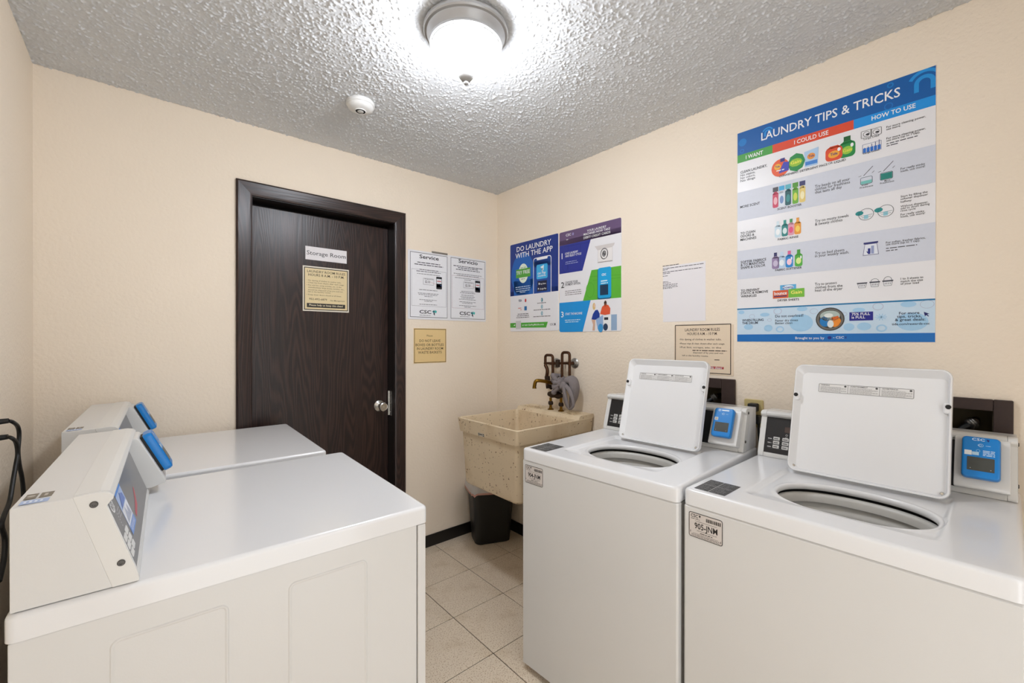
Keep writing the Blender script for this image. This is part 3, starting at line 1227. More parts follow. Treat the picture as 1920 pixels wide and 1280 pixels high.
def pipe(name, pts, r, mt, sub=0, parent=ft, n=12):
    bm = bmesh.new()
    tube(bm, pts, r, n=n, sub=sub)
    return link(name, bm, mt, parent)


def uloop(px0, px1, ytop, yb0, yb1, x):
    a, b = fp(px0, ytop, x), fp(px1, ytop, x)
    zt = (a.z + b.z) / 2
    ya, yb = a.y, b.y
    r = .017
    pts = [(x - f0.x, ya, fp(px0, yb0, x).z)]
    pts.append((x - f0.x, ya, zt - r))
    for k in range(1, 6):
        q = PI / 2 * k / 5
        pts.append((x - f0.x, ya - r * (1 - math.cos(q)), zt - r + r * math.sin(q)))
    for k in range(0, 6):
        q = PI / 2 * k / 5
        pts.append((x - f0.x, yb + r * (1 - math.sin(q)), zt - r + r * math.cos(q)))
    pts.append((x - f0.x, yb, fp(px1, yb1, x).z))
    return pts


XL = -.062
pipe('pipe_loop', uloop(1022.5, 1036.5, 665.5, 684, 722, XL), .0085, COPPER)
pipe('pipe_loop', uloop(1054, 1068, 660.5, 722, 728, XL), .0085, COPPER)
pipe('cross_pipe', [fp(1021, 680.6, XL), fp(1069, 680.6, XL)], .0075, COPPER)
pipe('drop_pipe', [fp(1022.5, 684, XL), fp(1026, 692, XL), fp(1026, 700, XL), fp(1025, 708, XL), fp(1027, 728, XL)], .0105, COPPER, 4)
pipe('coupling', [fp(1026, 705, XL), fp(1027, 717, XL)], .0165, VALVE)
pipe('coupling', [fp(1046, 674, XL), fp(1046, 688, XL)], .0135, VALVE)
for px, wx in ((1078, 0), (1044, 0)):
    w0 = pix('x', 0, px, 680.6) - f0
    bm = bmesh.new()
    lathe(bm, [(.031, .0015), (.031, .004), (.026, .009), (.016, .013), (.013, .018)], 28, axis_M(w0, (-1, 0, 0)))
    e = link('escutcheon', bm, NICKEL, ft)
    pipe('stub_pipe', [w0 + Vector((-.002, 0, 0)), w0 + Vector((-.06, 0, 0))], .009, COPPER)
# valve body, feet and spout
bm = bmesh.new()
a, b = fp(1029, 738), fp(1053, 742)
tube(bm, [a, a.lerp(b, .25), a.lerp(b, .5), a.lerp(b, .75), b], [.013, .021, .017, .021, .013], n=16)
vb = link('valve_body', bm, VALVE, ft)
for px, py in ((1032.5, 768), (1052, 771)):
    q = fp(px, 745)
    pipe('valve_leg', [Vector((q.x, q.y, q.z)), Vector((q.x, q.y, 0.0))], .0082, BRASS)
    bm = bmesh.new()
    lathe(bm, [(.019, -.001), (.019, .003), (.010, .007), (.0095, .012)], 20, Matrix.Translation((q.x, q.y, 0)))
    link('leg_flange', bm, BRASS, ft)
    bm = bmesh.new()
    lathe(bm, [(.013, .028), (.0155, .032), (.0155, .042), (.012, .050)], 6, Matrix.Translation((q.x, q.y, 0)))
    link('lock_nut', bm, VALVE, ft)
s0 = fp(1040, 719)
tip = fp(1002, 728, -.20)
e0 = fp(1006, 713.5, -.195)
pts = [s0 + Vector((0, 0, -.028)), s0 + Vector((0, 0, -.006)), s0.lerp(e0, .12) + Vector((0, 0, .001)), s0.lerp(e0, .5) + Vector((0, 0, .004)), s0.lerp(e0, .85) + Vector((0, 0, .003)), e0 + Vector((0, .006, -.004)), Vector((tip.x, tip.y, tip.z + .014)), tip]
pipe('spout', pts, [.0105, .0105, .0105, .0108, .0108, .0108, .0108], BRASS, 6, n=14)
bm = bmesh.new()
lathe(bm, [(.0125, 0), (.013, .003), (.011, .006)], 16, Matrix.Translation(tip))
link('aerator', bm, BRASS, ft)
for px, py, s in ((1030, 724, 1), (1049, 716, -1)):
    p = fp(px, py, -.10)
    pipe('valve_handle', [p + Vector((.02, 0, -.012)), p + Vector((0, 0, 0)), p + Vector((-.016, .012 * s, -.004))], [.011, .013, .007], VALVE, 4)

# rag knotted round the pipes
rg = thing('rag', 'grey rag knotted round the sink pipes with its ends hanging', 'rag', (FX, -.70, SZ + .03))
r0 = rg.location


def rp_(px, py, x): return pix('x', x, px, py) - r0


bm = bmesh.new()
for k, (cxp, cyp, rx, rz, tilt) in enumerate(((1047, 708, .030, .017, .4), (1049, 715, .036, .019, .1), (1050, 723, .037, .019, -.3), (1048, 731, .031, .017, -.6))):
    c_ = rp_(cxp, cyp, -.085)
    pts = [c_ + Vector((.034 * math.cos(q), rx * math.sin(q), tilt * .03 * math.sin(q) + .005 * math.sin(3 * q + k))) for q in np.linspace(0, 2 * PI, 21)]
    tube(bm, pts, [rz * (.8 + .25 * math.sin(q * 2 + k)) for q in range(21)], n=10)
link('wrap', bm, RAG, rg)
bm = bmesh.new()
tube(bm, [rp_(1056, 722, -.11), rp_(1063, 713, -.10), rp_(1073, 713, -.09), rp_(1077, 726, -.085), rp_(1076, 742, -.085), rp_(1072, 757, -.085), rp_(1070, 768, -.09)], [.016, .026, .034, .036, .030, .020, .008], n=14, sub=6, flat=.7)
link('hanging_fold', bm, RAG, rg)
bm = bmesh.new()
tube(bm, [rp_(1056, 721, -.13), rp_(1058, 733, -.14), rp_(1060, 747, -.14), rp_(1063, 759, -.14), rp_(1067, 767, -.14)], [.014, .022, .026, .020, .007], n=12, sub=6, flat=.5)
link('tail', bm, RAG, rg)
bm = bmesh.new()
tube(bm, [rp_(1060, 722, -.13), rp_(1067, 731, -.14), rp_(1073, 746, -.14), rp_(1075, 760, -.14), rp_(1069, 767, -.14), rp_(1066, 766, -.14)], [.012, .012, .009, .007, .006, .004], n=10, sub=6, flat=.5)
link('tail_loop', bm, RAG, rg)
bm = bmesh.new()
lathe(bm, [(.004, -.020), (.019, -.014), (.025, 0), (.020, .014), (.005, .020)], 14, axis_M(rp_(1056, 723, -.13), (-.7, .4, .3)))
link('knot', bm, RAG, rg)

# ------------------------------------------------------------------ waste basket
wb = thing('waste_basket', 'black plastic waste basket under the beige sink', 'bin', (-.190, -.165, 0), R(-23))


def bl(wd, dp, r, z, n=6): return [(x, y, z) for x, y in rr(0, 0, wd, dp, r, n)]


bm = bmesh.new()
loft(bm, [bl(.220, .150, .03, 0.0), bl(.235, .165, .035, .006), bl(.285, .215, .04, .37), bl(.297, .227, .045, .374), bl(.297, .227, .045, .392), bl(.279, .209, .037, .392), bl(.225, .155, .03, .012)])
link('tub', bm, BIN, wb)
ln = thing('bin_liner', 'cloudy plastic bin liner folded over the rim of the black waste basket', 'bin liner', (-.190, -.165, .25), R(-23))
bm = bmesh.new()
rnd = random.Random(3)
wob = [rnd.uniform(-1, 1) for _ in range(28)]


def ll(wd, dp, z, amp, za):
    base = rr(0, 0, wd, dp, .045, 6)
    return [(x * (1 + amp * wob[i % 28]), y * (1 + amp * wob[(i * 3) % 28]), z - .25 + za * wob[(i * 5) % 28]) for i, (x, y) in enumerate(base)]


loft(bm, [ll(.315, .243, .338, .008, .012), ll(.311, .239, .365, .006, .004), ll(.307, .236, .390, .002, .002), ll(.296, .226, .401, .002, .002), ll(.272, .203, .399, .004, .002), ll(.25, .18, .36, .02, .01), ll(.21, .15, .27, .05, .01), ll(.12, .08, .22, .08, .01)], False, True)
link('bag', bm, LINER, ln, ang=80)
bm = bmesh.new()
loft(bm, [ll(.3165, .2445, .337, .008, .012), ll(.3150, .2430, .349, .007, .008)], False, False)
link('pink_hem', bm, mat('pink_hem', (206, 158, 146), .5, noise=.1), ln, ang=80)

# ------------------------------------------------------------------ ceiling light and smoke detector
LC = Vector((-1.124, -1.232, H_ - .010))
cl = thing('ceiling_light', 'lit flush-mount ceiling light with frosted glass bowl and nickel rim', 'ceiling light', LC)
bm = bmesh.new()
lathe(bm, [(.128, .012), (.130, .004), (.139, .002), (.142, -.004), (.142, -.012), (.139, -.017), (.132, -.019), (.131, -.024), (.124, -.036), (.121, -.045), (.1225, -.048), (.1215, -.053), (.116, -.055), (.113, -.058), (.10, -.056), (.09, -.03), (.09, 0)], 64)
link('rim', bm, PEWTER, cl, ang=25)
bm = bmesh.new()
lathe(bm, [(.1095, -.050)] + [(.1095 * math.cos(a), -.056 - .098 * math.sin(a)) for a in np.linspace(0.03, PI / 2 - .08, 16)] + [(.002, -.1540)], 48)
link('glass_bowl', bm, GLOW, cl, ang=60)
bm = bmesh.new()
lathe(bm, [(.004, -.150), (.0265, -.1505), (.0275, -.1555), (.020, -.165), (.010, -.171), (.0070, -.1725), (.0085, -.176), (.0070, -.181), (.001, -.183)], 24)
link('finial', bm, PEWTER, cl, ang=60)

sp_ = pix('z', H_ - .02, 676, 200)
sd = thing('smoke_detector', 'round white smoke detector on the popcorn ceiling', 'smoke detector', (sp_.x, sp_.y, H_))
bm = bmesh.new()
lathe(bm, [(.057, .0), (.060, -.004), (.060, -.016), (.058, -.0175)], 40)
link('base', bm, PLASTIC, sd)
bm = bmesh.new()
lathe(bm, [(.0555, -.0170), (.0565, -.0205), (.052, -.030), (.040, -.036), (.025, -.039), (.024, -.042), (.0225, -.0425), (.021, -.0400), (.001, -.0395)], 40)
link('cover', bm, PLASTIC, sd, ang=40)
bm = bmesh.new()
lathe(bm, [(.0205, -.0398), (.0205, -.0418), (.0135, -.0418), (.0135, -.0398)], 28, cap0=False, cap1=False)
link('vent_ring', bm, SEAL, sd)
bm = bmesh.new()
lathe(bm, [(.0130, -.0390), (.0130, -.0430), (.011, -.0440), (.001, -.0442)], 24)
link('test_button', bm, GREYPL, sd)

# ------------------------------------------------------------------ wall boxes, outlet, cords
def supply_box(label, ya, yb, za, zb, fy0, fy1, fz0, fz1):
    """brown recessed box: opening ya..yb (y decreasing to the right), flange fy/fz"""
    t = thing('washer_supply_box', label, 'supply box', (0, (ya + yb) / 2, fz0), -PI / 2)
    oy_ = (ya + yb) / 2
    lx = lambda y: -(y - oy_)
    x0, x1, X0, X1 = lx(yb), lx(ya), lx(fy1), lx(fy0)
    z0, z1, Z1 = za - fz0, zb - fz0, fz1 - fz0
    bm = bmesh.new()
    box(bm, X0, x0, -.014, 0, 0, Z1, .003)
    box(bm, x1, X1, -.014, 0, 0, Z1, .003)
    box(bm, x0, x1, -.014, 0, z1, Z1, .003)
    box(bm, x0, x1, -.014, 0, 0, z0, .003)
    link('flange', bm, BOXBR, t)
    bm = bmesh.new()
    box(bm, x0, x1, .09, .10, z0, z1)
    box(bm, x0, x0 + .002, 0, .09, z0, z1)
    box(bm, x1 - .002, x1, 0, .09, z0, z1)
    box(bm, x0, x1, 0, .09, z1 - .002, z1)
    box(bm, x0, x1, 0, .09, z0, z0 + .002)
    link('recess_box', bm, BOXIN, t)
    for k, fx in enumerate((x0 + (x1 - x0) * .34, x0 + (x1 - x0) * .83)):
        zz_ = z0 + .140
        bm = bmesh.new()
        tube(bm, [(fx, .09, zz_), (fx, .03, zz_)], .010)
        v = link('hose_valve', bm, VALVE, t)
        bm = bmesh.new()
        lathe(bm, [(.016, 0), (.017, .003), (.015, .006), (.017, .009), (.015, .012), (.017, .015), (.013, .019)], 20, axis_M((fx, .032, zz_ - .002), (-.75, -.45, -.5)))
        link('hose_coupling', bm, NICKEL, v)
        bm = bmesh.new()
        tube(bm, [(fx - .008, .026, zz_ - .008), (fx - .03, .012, zz_ - .03), (fx - .035, .004, zz_ - .07), (fx - .03, .004, z0 + .01)], .009, sub=5)
        link('hose', bm, DARK, v)
    return t


supply_box('brown recessed supply box behind the washer beside the sink', YB[0][0], YB[0][1], ZB0, ZB1, -1.657, -1.30, .90, 1.155)
supply_box('brown recessed supply box in the wall below the laundry tips poster', YB[1][0], YB[1][1], ZB0, ZB1, -2.442, -2.13, .90, 1.147)

ot = thing('wall_outlet', 'almond wall outlet with black plugs between the two washer consoles', 'outlet', (0, -1.730, .962), -PI / 2)
bm = bmesh.new()
plate(bm, 0, .057, .074, .115, .006, 0, -.007, .002)
link('cover_plate', bm, OUTLET, ot)
bm = bmesh.new()
plate(bm, 0, .078, .034, .029, .012, -.006, -.0085, .001)
plate(bm, 0, .036, .034, .029, .012, -.006, -.0085, .001)
link('socket', bm, OUTLET, ot)
for k, zz_ in enumerate((1.046, .998)):
    pl = thing('power_plug', ('upper' if k == 0 else 'lower') + ' black power plug in the almond outlet', 'plug', (-.0085, -1.736 - .012 * k, zz_), -PI / 2, 'plugs in the almond outlet')
    bm = bmesh.new()
    box(bm, -.017, .017, -.036, 0, -.017, .017, .005)
    link('plug_body', bm, DARK, pl)
    bm = bmesh.new()
    tube(bm, [(-.010 + .020 * k, -.020, -.010), (-.010 + .020 * k, -.020, -.05), (-.010 + .026 * k, -.020, -.13), (-.010 + .03 * k, -.018, -.3), (-.010 + .03 * k, -.016, -.9 + .042 * k)], .0045, sub=6, n=8)
    link('cord', bm, CORD, pl)

# left wall plugs and cords behind the dryers
po = thing('wall_outlet', 'wall outlet on the left wall behind the dryers, feeding two black cords', 'outlet', (-W_, -.775, 1.04), PI / 2)
bm = bmesh.new()
plate(bm, 0, .057, .074, .115, .006, 0, -.006, .002)
link('cover_plate', bm, OUTLET, po)
for k, (px, py, pth) in enumerate(((16, 790, [(24, 791), (33, 799), (36, 815), (34, 845), (36, 870), (41, 895), (44, 925), (46, 980), (48, 1050)]),
                                  (15, 820, [(22, 821), (30, 829), (33, 850), (29, 875), (24, 905), (18, 940), (8, 965), (3, 985), (9, 1010), (7, 1050), (-2, 1090)]))):
    e = pix('x', -2.205, px, py)
    pl = thing('power_plug', ('upper' if k == 0 else 'lower') + ' black plug with hanging cord on the left wall behind the dryers', 'plug', (-W_ + .006, e.y, e.z), PI / 2, 'plugs on the left wall')
    bm = bmesh.new()
    tube(bm, [(0, 0, 0), (0, -.01, 0), (0, -.03, 0), (0, -.045, .001), (0, -.062, .002)], [.011, .012, .010, .007, .006], n=12)
    link('plug_body', bm, DARK, pl)
    inv = (Matrix.Translation(pl.location) @ Matrix.Rotation(PI / 2, 4, 'Z')).inverted()
    pts = [inv @ Vector((-2.206, e.y, e.z + .002))] + [inv @ pix('x', -2.20 + .004 * k, a, b) for a, b in pth]
    bm = bmesh.new()
    tube(bm, pts, [.0042, .0046, .0050], sub=6, n=10)
    link('cord', bm, CORD, pl)


# ------------------------------------------------------------------ signs and posters
def sign(name, label, cat, axis, corners, thick, mt, radius=.0, off=0.0, group=None):
    """flat sheet on a wall from photo corners (tl, br)"""
    val = 0 if axis == 'x' else off
    a, b = pix(axis, val, *corners[0]), pix(axis, val, *corners[1])
    if axis == 'x':
        wd = a.y - b.y
        loc = (0, (a.y + b.y) / 2, min(a.z, b.z))
        rz = -PI / 2
    else:
        wd = b.x - a.x
        loc = ((a.x + b.x) / 2, val, min(a.z, b.z))
        rz = 0
    hg = abs(a.z - b.z)
    t = thing(name, label, cat, loc, rz, group)
    bm = bmesh.new()
    plate(bm, 0, hg / 2, wd, hg, radius, 0, -thick, min(.0006, thick / 3))
    link('sheet', bm, mt, t)
    return t, wd, hg


NAVY, WHITE, BLK = (24, 44, 120), (244, 244, 246), (30, 30, 34)
TEAL, SKY = (20, 120, 128), (22, 146, 228)

# ---- large laundry tips poster
t, wd, hg = sign('laundry_poster', 'large blue and white laundry tips poster on the wall above the washers', 'poster', 'x', ((1383, 251), (1754, 641.5)), .002, BOARD)
c_top = wall_conv(t, 'x', 0, (1360, 100), .21875)
c_low = wall_conv(t, 'x', 0, (1360, 370), .21875)
P = Print(t, -.002)
hx = wd / 2 - .0006
P.lim = (hx, .0006, hg - .0006)
zt = lambda b: c_top(1795, b)[1]
zl = lambda b: c_low(1795, b)[1]
P.L('header_band')
P.rect((-hx, zt(358)), (hx, hg - .0006), (4, 92, 168))
P.L('heading_strip')
x1 = c_top(406, 800)[0]
x2 = c_top(1101, 600)[0]
za, zb = zt(447), zt(358)
P.rect((-hx, za), (x1, zb), (70, 160, 66))
P.new().rect((x1, za), (x2, zb), (222, 74, 40))
P.new().rect((x2, za), (hx, zb), SKY)
P.L('row_band')
P.rect((-hx, zt(1108)), (hx, zt(782)), (212, 216, 228))
P.new().rect((-hx, zl(535)), (hx, zl(212)), (212, 216, 228))
P.L('drum_band')
P.rect((-hx, zl(1160)), (hx, zl(880)), (200, 222, 240))
P.L('rule_line', 2)
P.rect((-hx, zl(880)), (hx, zl(866)), (8, 116, 168))
P.L('footer_band')
P.rect((-hx, .0006), (hx, zl(1160)), (6, 110, 190))
# faint ornaments in header and drum band
P.conv = c_top
P.L('header_ornament', 2)
P.disc((150, 765), .016, (10, 120, 196))
for a in ((1710, 250), (365, 680)):
    x, z = c_top(*a)
    s_ = 1 if a[0] > 1000 else .5
    P.conv = None
    P.rect((x - .026 * s_, z - .026 * s_), (x - .014 * s_, z), (30, 146, 222))
    P.rect((x + .014 * s_, z - .026 * s_), (x + .026 * s_, z), (30, 146, 222))
    n = 10
    for k_ in range(n):
        q0, q1 = PI * k_ / n, PI * (k_ + 1) / n
        P.poly([(x + .014 * s_ * math.cos(q0), z + .014 * s_ * math.sin(q0)), (x + .026 * s_ * math.cos(q0), z + .026 * s_ * math.sin(q0)), (x + .026 * s_ * math.cos(q1), z + .026 * s_ * math.sin(q1)), (x + .014 * s_ * math.cos(q1), z + .014 * s_ * math.sin(q1))], (30, 146, 222))
        q0, q1 = PI * (.15 + .7 * k_ / n), PI * (.15 + .7 * (k_ + 1) / n)
        ro, ri = .044 * s_, .034 * s_
        P.poly([(x + ri * math.cos(q0), z + ri * math.sin(q0)), (x + ro * math.cos(q0), z + ro * math.sin(q0)), (x + ro * math.cos(q1), z + ro * math.sin(q1)), (x + ri * math.cos(q1), z + ri * math.sin(q1))], (30, 146, 222))
    P.conv = c_top
P.ring((1415, 275), .009, .004, (14, 124, 200))
P.ring((1400, 455), .012, .003, (14, 116, 196))
P.ring((145, 840), .009, .003, (14, 116, 196))
P.conv = c_low
P.L('drum_ornament', 2)
for a, b, rx, rz in ((650, 1075, .040, .034), (1600, 1065, .040, .030), (340, 1005, .018, .008), (370, 1120, .016, .014), (660, 955, .018, .009), (1190, 1105, .020, .014), (1145, 965, .018, .008), (1570, 915, .020, .010), (140, 985, .012, .008), (200, 1110, .018, .012), (1060, 1110, .016, .014)):
    P.disc((a, b), rx, (164, 206, 236), rz)
for a, b, r_ in ((230, 1020, .011), (380, 1050, .008), (760, 975, .013), (1730, 915, .017), (1020, 1000, .009)):
    P.ring((a, b), r_, .0012, (180, 186, 206), r_ * .8)
for a, b in ((1310, 935), (450, 975), (470, 1130), (1340, 1120)):
    x, z = c_low(a, b)
    P.conv = None
    P.ring((x, z), .015, .005 if b > 1000 else .002, (164, 206, 236) if b > 1000 else (184, 188, 210), .013)
    P.conv = c_low
for k_ in range(10):
    x, z = c_low(1335, 1025)
    P.conv = None
    q = 2 * PI * k_ / 10
    P.line((x, z), (x + .016 * math.cos(q), z + .012 * math.sin(q)), .0025, (164, 206, 236))
    P.conv = c_low
# lettering
P.conv = c_top
P.L('title_lettering', 3)
P.text('LAUNDRY TIPS & TRICKS', (310, 750), (1500, 370), 62, WHITE, .018)
P.L('heading_lettering', 3)
P.text('I WANT', (178, 905), (325, 868), 30, WHITE, .025)
P.text('I COULD USE', (592, 778), (885, 700), 32, WHITE, .025)
P.text('HOW TO USE', (1255, 578), (1632, 466), 34, WHITE, .03)
P.L('row_lettering', 3)
P.text('CLEAN LAUNDRY,', (132, 1030), (360, 975), 20, BLK, .03)
for k_, w_ in enumerate(('No stains,', 'No odors,', 'No dings')):
    P.text(w_, (132, 1056 + 24 * k_), (258, 1027 + 24 * k_), 17, BLK, .01)
P.text('CONVENIENT DETERGENT PACS', (462, 1068), (875, 958), 16, BLK, .03)
P.text('OR', (882, 956), (922, 945), 16, BLK, 0)
P.text('LIQUID', (934, 944), (1034, 920), 17, BLK, .03)
P.text('Try beads on all your', (770, 1152), (1070, 1090), 22, BLK, .004)
P.text('clothes for freshness', (770, 1178), (1070, 1116), 22, BLK, .004)
P.text('that lasts all day', (770, 1204), (1000, 1158), 22, BLK, .004)
P.text('For more cleaning power,', (1382, 640), (1718, 552), 16, BLK, .015)
P.text('use more.', (1382, 662), (1505, 628), 16, BLK, .015)
P.text('For more cleaning power,', (1382, 740), (1718, 652), 16, BLK, .015)
P.text('use more (up to 1 cap).', (1382, 760), (1670, 682), 16, BLK, .015)
P.dashes((1382, 782), (1650, 712), 12, (90, 90, 96), 1)
P.dashes((1382, 800), (1480, 776), 12, (90, 90, 96), 2)
P.text('For really stinky', (1503, 1000), (1712, 955), 17, BLK, .008)
P.text('loads, use more!', (1503, 1022), (1712, 975), 17, BLK, .008)
P.text('Large Load', (1188, 745), (1318, 710), 14, BLK, .005)
P.text('Large Loads', (1184, 868), (1322, 832), 14, BLK, .005)
P.text('A Little', (1170, 1140), (1225, 1128), 13, BLK, .005)
P.text('Freshness', (1155, 1162), (1268, 1138), 13, BLK, .005)
P.text('More', (1365, 1102), (1415, 1090), 13, BLK, .005)
P.text('Freshness', (1328, 1124), (1448, 1098), 13, BLK, .005)
P.conv = c_low
P.text('MORE SCENT', (130, 92), (298, 62), 19, BLK, .03)
P.text('SCENT BOOSTER', (448, 108), (656, 72), 16, BLK, .03)
for k_, w_ in enumerate(('TO CLEAN', 'ODORS &', 'MACHINES')):
    P.text(w_, (132, 318 + 27 * k_), ((258, 250, 268)[k_], 302 + 27 * k_), 19, BLK, .03)
P.text('FABRIC RINSE', (452, 370), (628, 344), 16, BLK, .03)
P.text('Try on musty towels', (770, 216), (1058, 166), 22, BLK, .004)
P.text('& sweaty clothes', (770, 242), (1005, 204), 22, BLK, .004)
for k_, w_ in enumerate(('SOFTER FABRICS', '& TO MAINTAIN', 'SHAPE & COLOR')):
    P.text(w_, (134, 566 + 25 * k_), ((352, 335, 345)[k_], 540 + 25 * k_), 19, BLK, .03)
P.text('FABRIC SOFTENER', (430, 636), (658, 606), 16, BLK, .03)
P.text('Try on bed sheets', (770, 494), (1022, 458), 22, BLK, .004)
P.text('in your weekly wash.', (770, 518), (1062, 476), 22, BLK, .004)
P.text('For softer, fresher fabrics,', (1378, 398), (1716, 352), 16, BLK, .015)
P.text('use more (up to 1 cap).', (1378, 416), (1670, 374), 16, BLK, .015)
P.dashes((1378, 444), (1645, 408), 12, (90, 90, 96), 3)
P.dashes((1378, 464), (1478, 450), 12, (90, 90, 96), 4)
for k_, w_ in enumerate(('TO PREVENT', 'STATIC & REMOVE', 'WRINKLES')):
    P.text(w_, (135, 810 + 25 * k_), ((295, 368, 270)[k_], (798, 812, 848)[k_]), 18, BLK, .03)
P.text('DRYER SHEETS', (450, 895), (634, 878), 16, BLK, .03)
for k_, w_ in enumerate(('Try to protect', 'clothes from the', 'heat of the dryer')):
    P.text(w_, (770, 758 + 26 * k_), ((958, 1006, 1006)[k_], 738 + 26 * k_), 21, BLK, .004)
for k_, w_ in enumerate(('1 to 3 sheets to', 'match the size', 'of your load')):
    P.text(w_, (1503, 708 + 22 * k_), ((1698, 1695, 1660)[k_], (688, 712, 734)[k_]), 16, BLK, .015)
for k_, (w_, xe, ye) in enumerate((('Start by filling the', 1735, -45), ('softener dispenser', 1738, -20), ('halfway', 1598, 30))):
    P.text(w_, (1503, 8 + 20 * k_), (xe, (-45, -22, 32)[k_]), 16, BLK, .004)
for k_, (w_, xe, ye) in enumerate((('Without dispenser,', 1740, 44), ('add to drum during', 1752, 60), ('rinse cycle', 1632, 100))):
    P.text(w_, (1503, 90 + 19 * k_), (xe, ye), 16, BLK, .004)
P.text('For really stinky', (1503, 162), (1706, 120), 16, BLK, .008)
P.text('loads, use more!', (1503, 180), (1712, 138), 16, BLK, .008)
P.L('drum_lettering', 4)
P.text('WHEN FILLING', (146, 1064), (330, 1056), 18, (16, 30, 60), .03)
P.text('THE DRUM', (146, 1088), (280, 1082), 18, (16, 30, 60), .03)
P.text('Do not overload!', (430, 1032), (670, 1018), 21, (16, 30, 60), .006)
P.text('Faster dry times', (430, 1066), (625, 1058), 17, (16, 30, 60), .004)
P.text('Better clean', (430, 1088), (577, 1082), 17, (16, 30, 60), .004)
P.text('For more', (1490, 1006), (1665, 996), 21, (10, 20, 60), .02)
P.text('tips, tricks,', (1472, 1034), (1685, 1024), 21, (10, 20, 60), .02)
P.text('& great deals:', (1455, 1062), (1715, 1052), 21, (10, 20, 60), .02)
P.text('tide.com/rewards-csc', (1428, 1096), (1752, 1088), 18, (10, 20, 60), .01)
P.text('Brought to you by', (602, 1216), (850, 1212), 19, WHITE, .015)
P.text('CSC', (948, 1210), (1018, 1208), 18, WHITE, .02)
P.L('footer_logo', 3)
P.disc((895, 1202), .0065, (28, 40, 130), .006)
P.poly([(1024, 1195), (1042, 1190), (1038, 1212), (1030, 1206)], (16, 60, 140))
P.line((928, 1202), (936, 1202), .002, WHITE)
P.L('full_badge', 4)
P.rect((1065, 985), (1268, 1052), (18, 22, 134))
P.L('full_badge_lettering', 5)
P.text('75% FULL', (1085, 1014), (1242, 1004), 20, WHITE, .03)
P.text('is FULL', (1085, 1040), (1200, 1034), 20, WHITE, .03)
P.L('cursor_mark', 5)
P.poly([(1702, 980), (1752, 998), (1730, 1002), (1748, 1016), (1740, 1020), (1724, 1008), (1712, 1018)], (18, 22, 100))
# drum picture
x, z = c_low(898, 1043)
P.conv = None
P.L('drum_picture', 4)
P.disc((x, z), .0445, (58, 56, 54), .0435, 28)
P.L('drum_picture', 5)
P.ring((x, z), .041, .006, (110, 108, 102), .040, 28)
P.disc((x, z + .012), .031, (176, 190, 184), .020)
P.disc((x - .014, z - .008), .018, (20, 120, 188), .020)
P.disc((x + .016, z - .010), .018, (236, 140, 40), .020)
P.L('drum_picture', 6)
P.disc((x + .002, z - .018), .010, (226, 232, 232), .014)
P.disc((x - .004, z + .014), .014, (228, 232, 226), .008)
P.poly([(x + .012, z - .004), (x + .028, z + .006), (x + .024, z + .012), (x + .008, z + .004)], (214, 96, 30))
# product pictures
P.conv = None


def bottle(P, x, z, wd_, hg_, body, cap, lab, h0=3, handle=False, capw=.42, seed=0):
    """simple printed bottle standing at x (centre), z (base)"""
    b = hg_ * .74
    P.new()
    P.L('product_picture', h0)
    P._add(rr(x, z + b / 2, wd_, b, wd_ * .28, 4), [tuple(range(20))], body)
    P.poly([(x - wd_ * .42, z + b * .88), (x + wd_ * .42, z + b * .88), (x + wd_ * .2, z + b + hg_ * .06), (x - wd_ * .2, z + b + hg_ * .06)], body)
    P.L('product_picture', h0 + 1)
    P.rect((x - wd_ * capw / 2, z + b + hg_ * .04), (x + wd_ * capw / 2, z + hg_), cap)
    P.disc((x, z + b * .45), wd_ * .34, lab, b * .26, 14)
    if handle:
        P.disc((x + wd_ * .30, z + b * .72), wd_ * .10, WHITE, b * .13, 10)


def at(cf, a, b): return cf(a, b)


sc = abs(c_low(500, 700)[0] - c_low(400, 700)[0]) / 100 * .94   # metres per crop pixel here
P.new()
x, z = c_top(473, 1045)
P.L('product_picture', 3)
P.disc((x, z + .030), .032, (232, 92, 40), .035)
P.L('product_picture', 4)
P.poly([(x - .006, z + .008), (x + .030, z + .012), (x + .031, z + .045), (x + .012, z + .050)], (60, 66, 180))
P.disc((x - .010, z + .036), .012, (244, 180, 40), .012)
P.rect((x, z + .052), (x + .016, z + .066), (44, 38, 130))
P.L('product_picture', 5)
P.text('Tide', (x - .0185, z + .033), (x - .0015, z + .033), .008, (30, 40, 120), .03)
P.dashes((x - .014, z + .018), (x + .014, z + .018), .006, WHITE, 5)
P.new()
x, z = c_top(610, 1000)
P.L('product_picture', 3)
P.disc((x, z + .030), .030, (30, 140, 70), .036, 8)
P.L('product_picture', 4)
P.disc((x - .002, z + .030), .023, (150, 196, 50), .016, 9)
P.L('product_picture', 5)
P.text('Gain', (x - .019, z + .026), (x + .015, z + .026), .011, (250, 240, 90), .03)
P.new()
x, z = c_top(740, 965)
P.L('product_picture', 3)
P.poly([(x - .022, z), (x + .020, z), (x + .023, z + .066), (x - .024, z + .060)], (176, 206, 236))
P.L('product_picture', 4)
P.rect((x - .020, z + .006), (x + .019, z + .020), (64, 130, 210))
P.disc((x - .001, z + .038), .013, (236, 150, 60), .012)
P.L('product_picture', 5)
P.text('Tide', (x - .010, z + .0345), (x + .009, z + .0345), .008, (30, 40, 120), .03)
x, z = c_top(932, 920)
bottle(P, x, z, .052, .070, (226, 78, 38), (230, 234, 240), (244, 170, 50), 3, True)
P.L('product_picture', 6)
P.text('Tide', (x - .011, z + .020), (x + .011, z + .020), .009, (30, 40, 120), .03)
x, z = c_top(1045, 890)
bottle(P, x, z, .048, .076, (28, 138, 66), (18, 96, 44), (150, 200, 60), 2, True)
P.L('product_picture', 6)
P.text('Gain', (x - .012, z + .020), (x + .014, z + .020), .010, (250, 236, 90), .03)
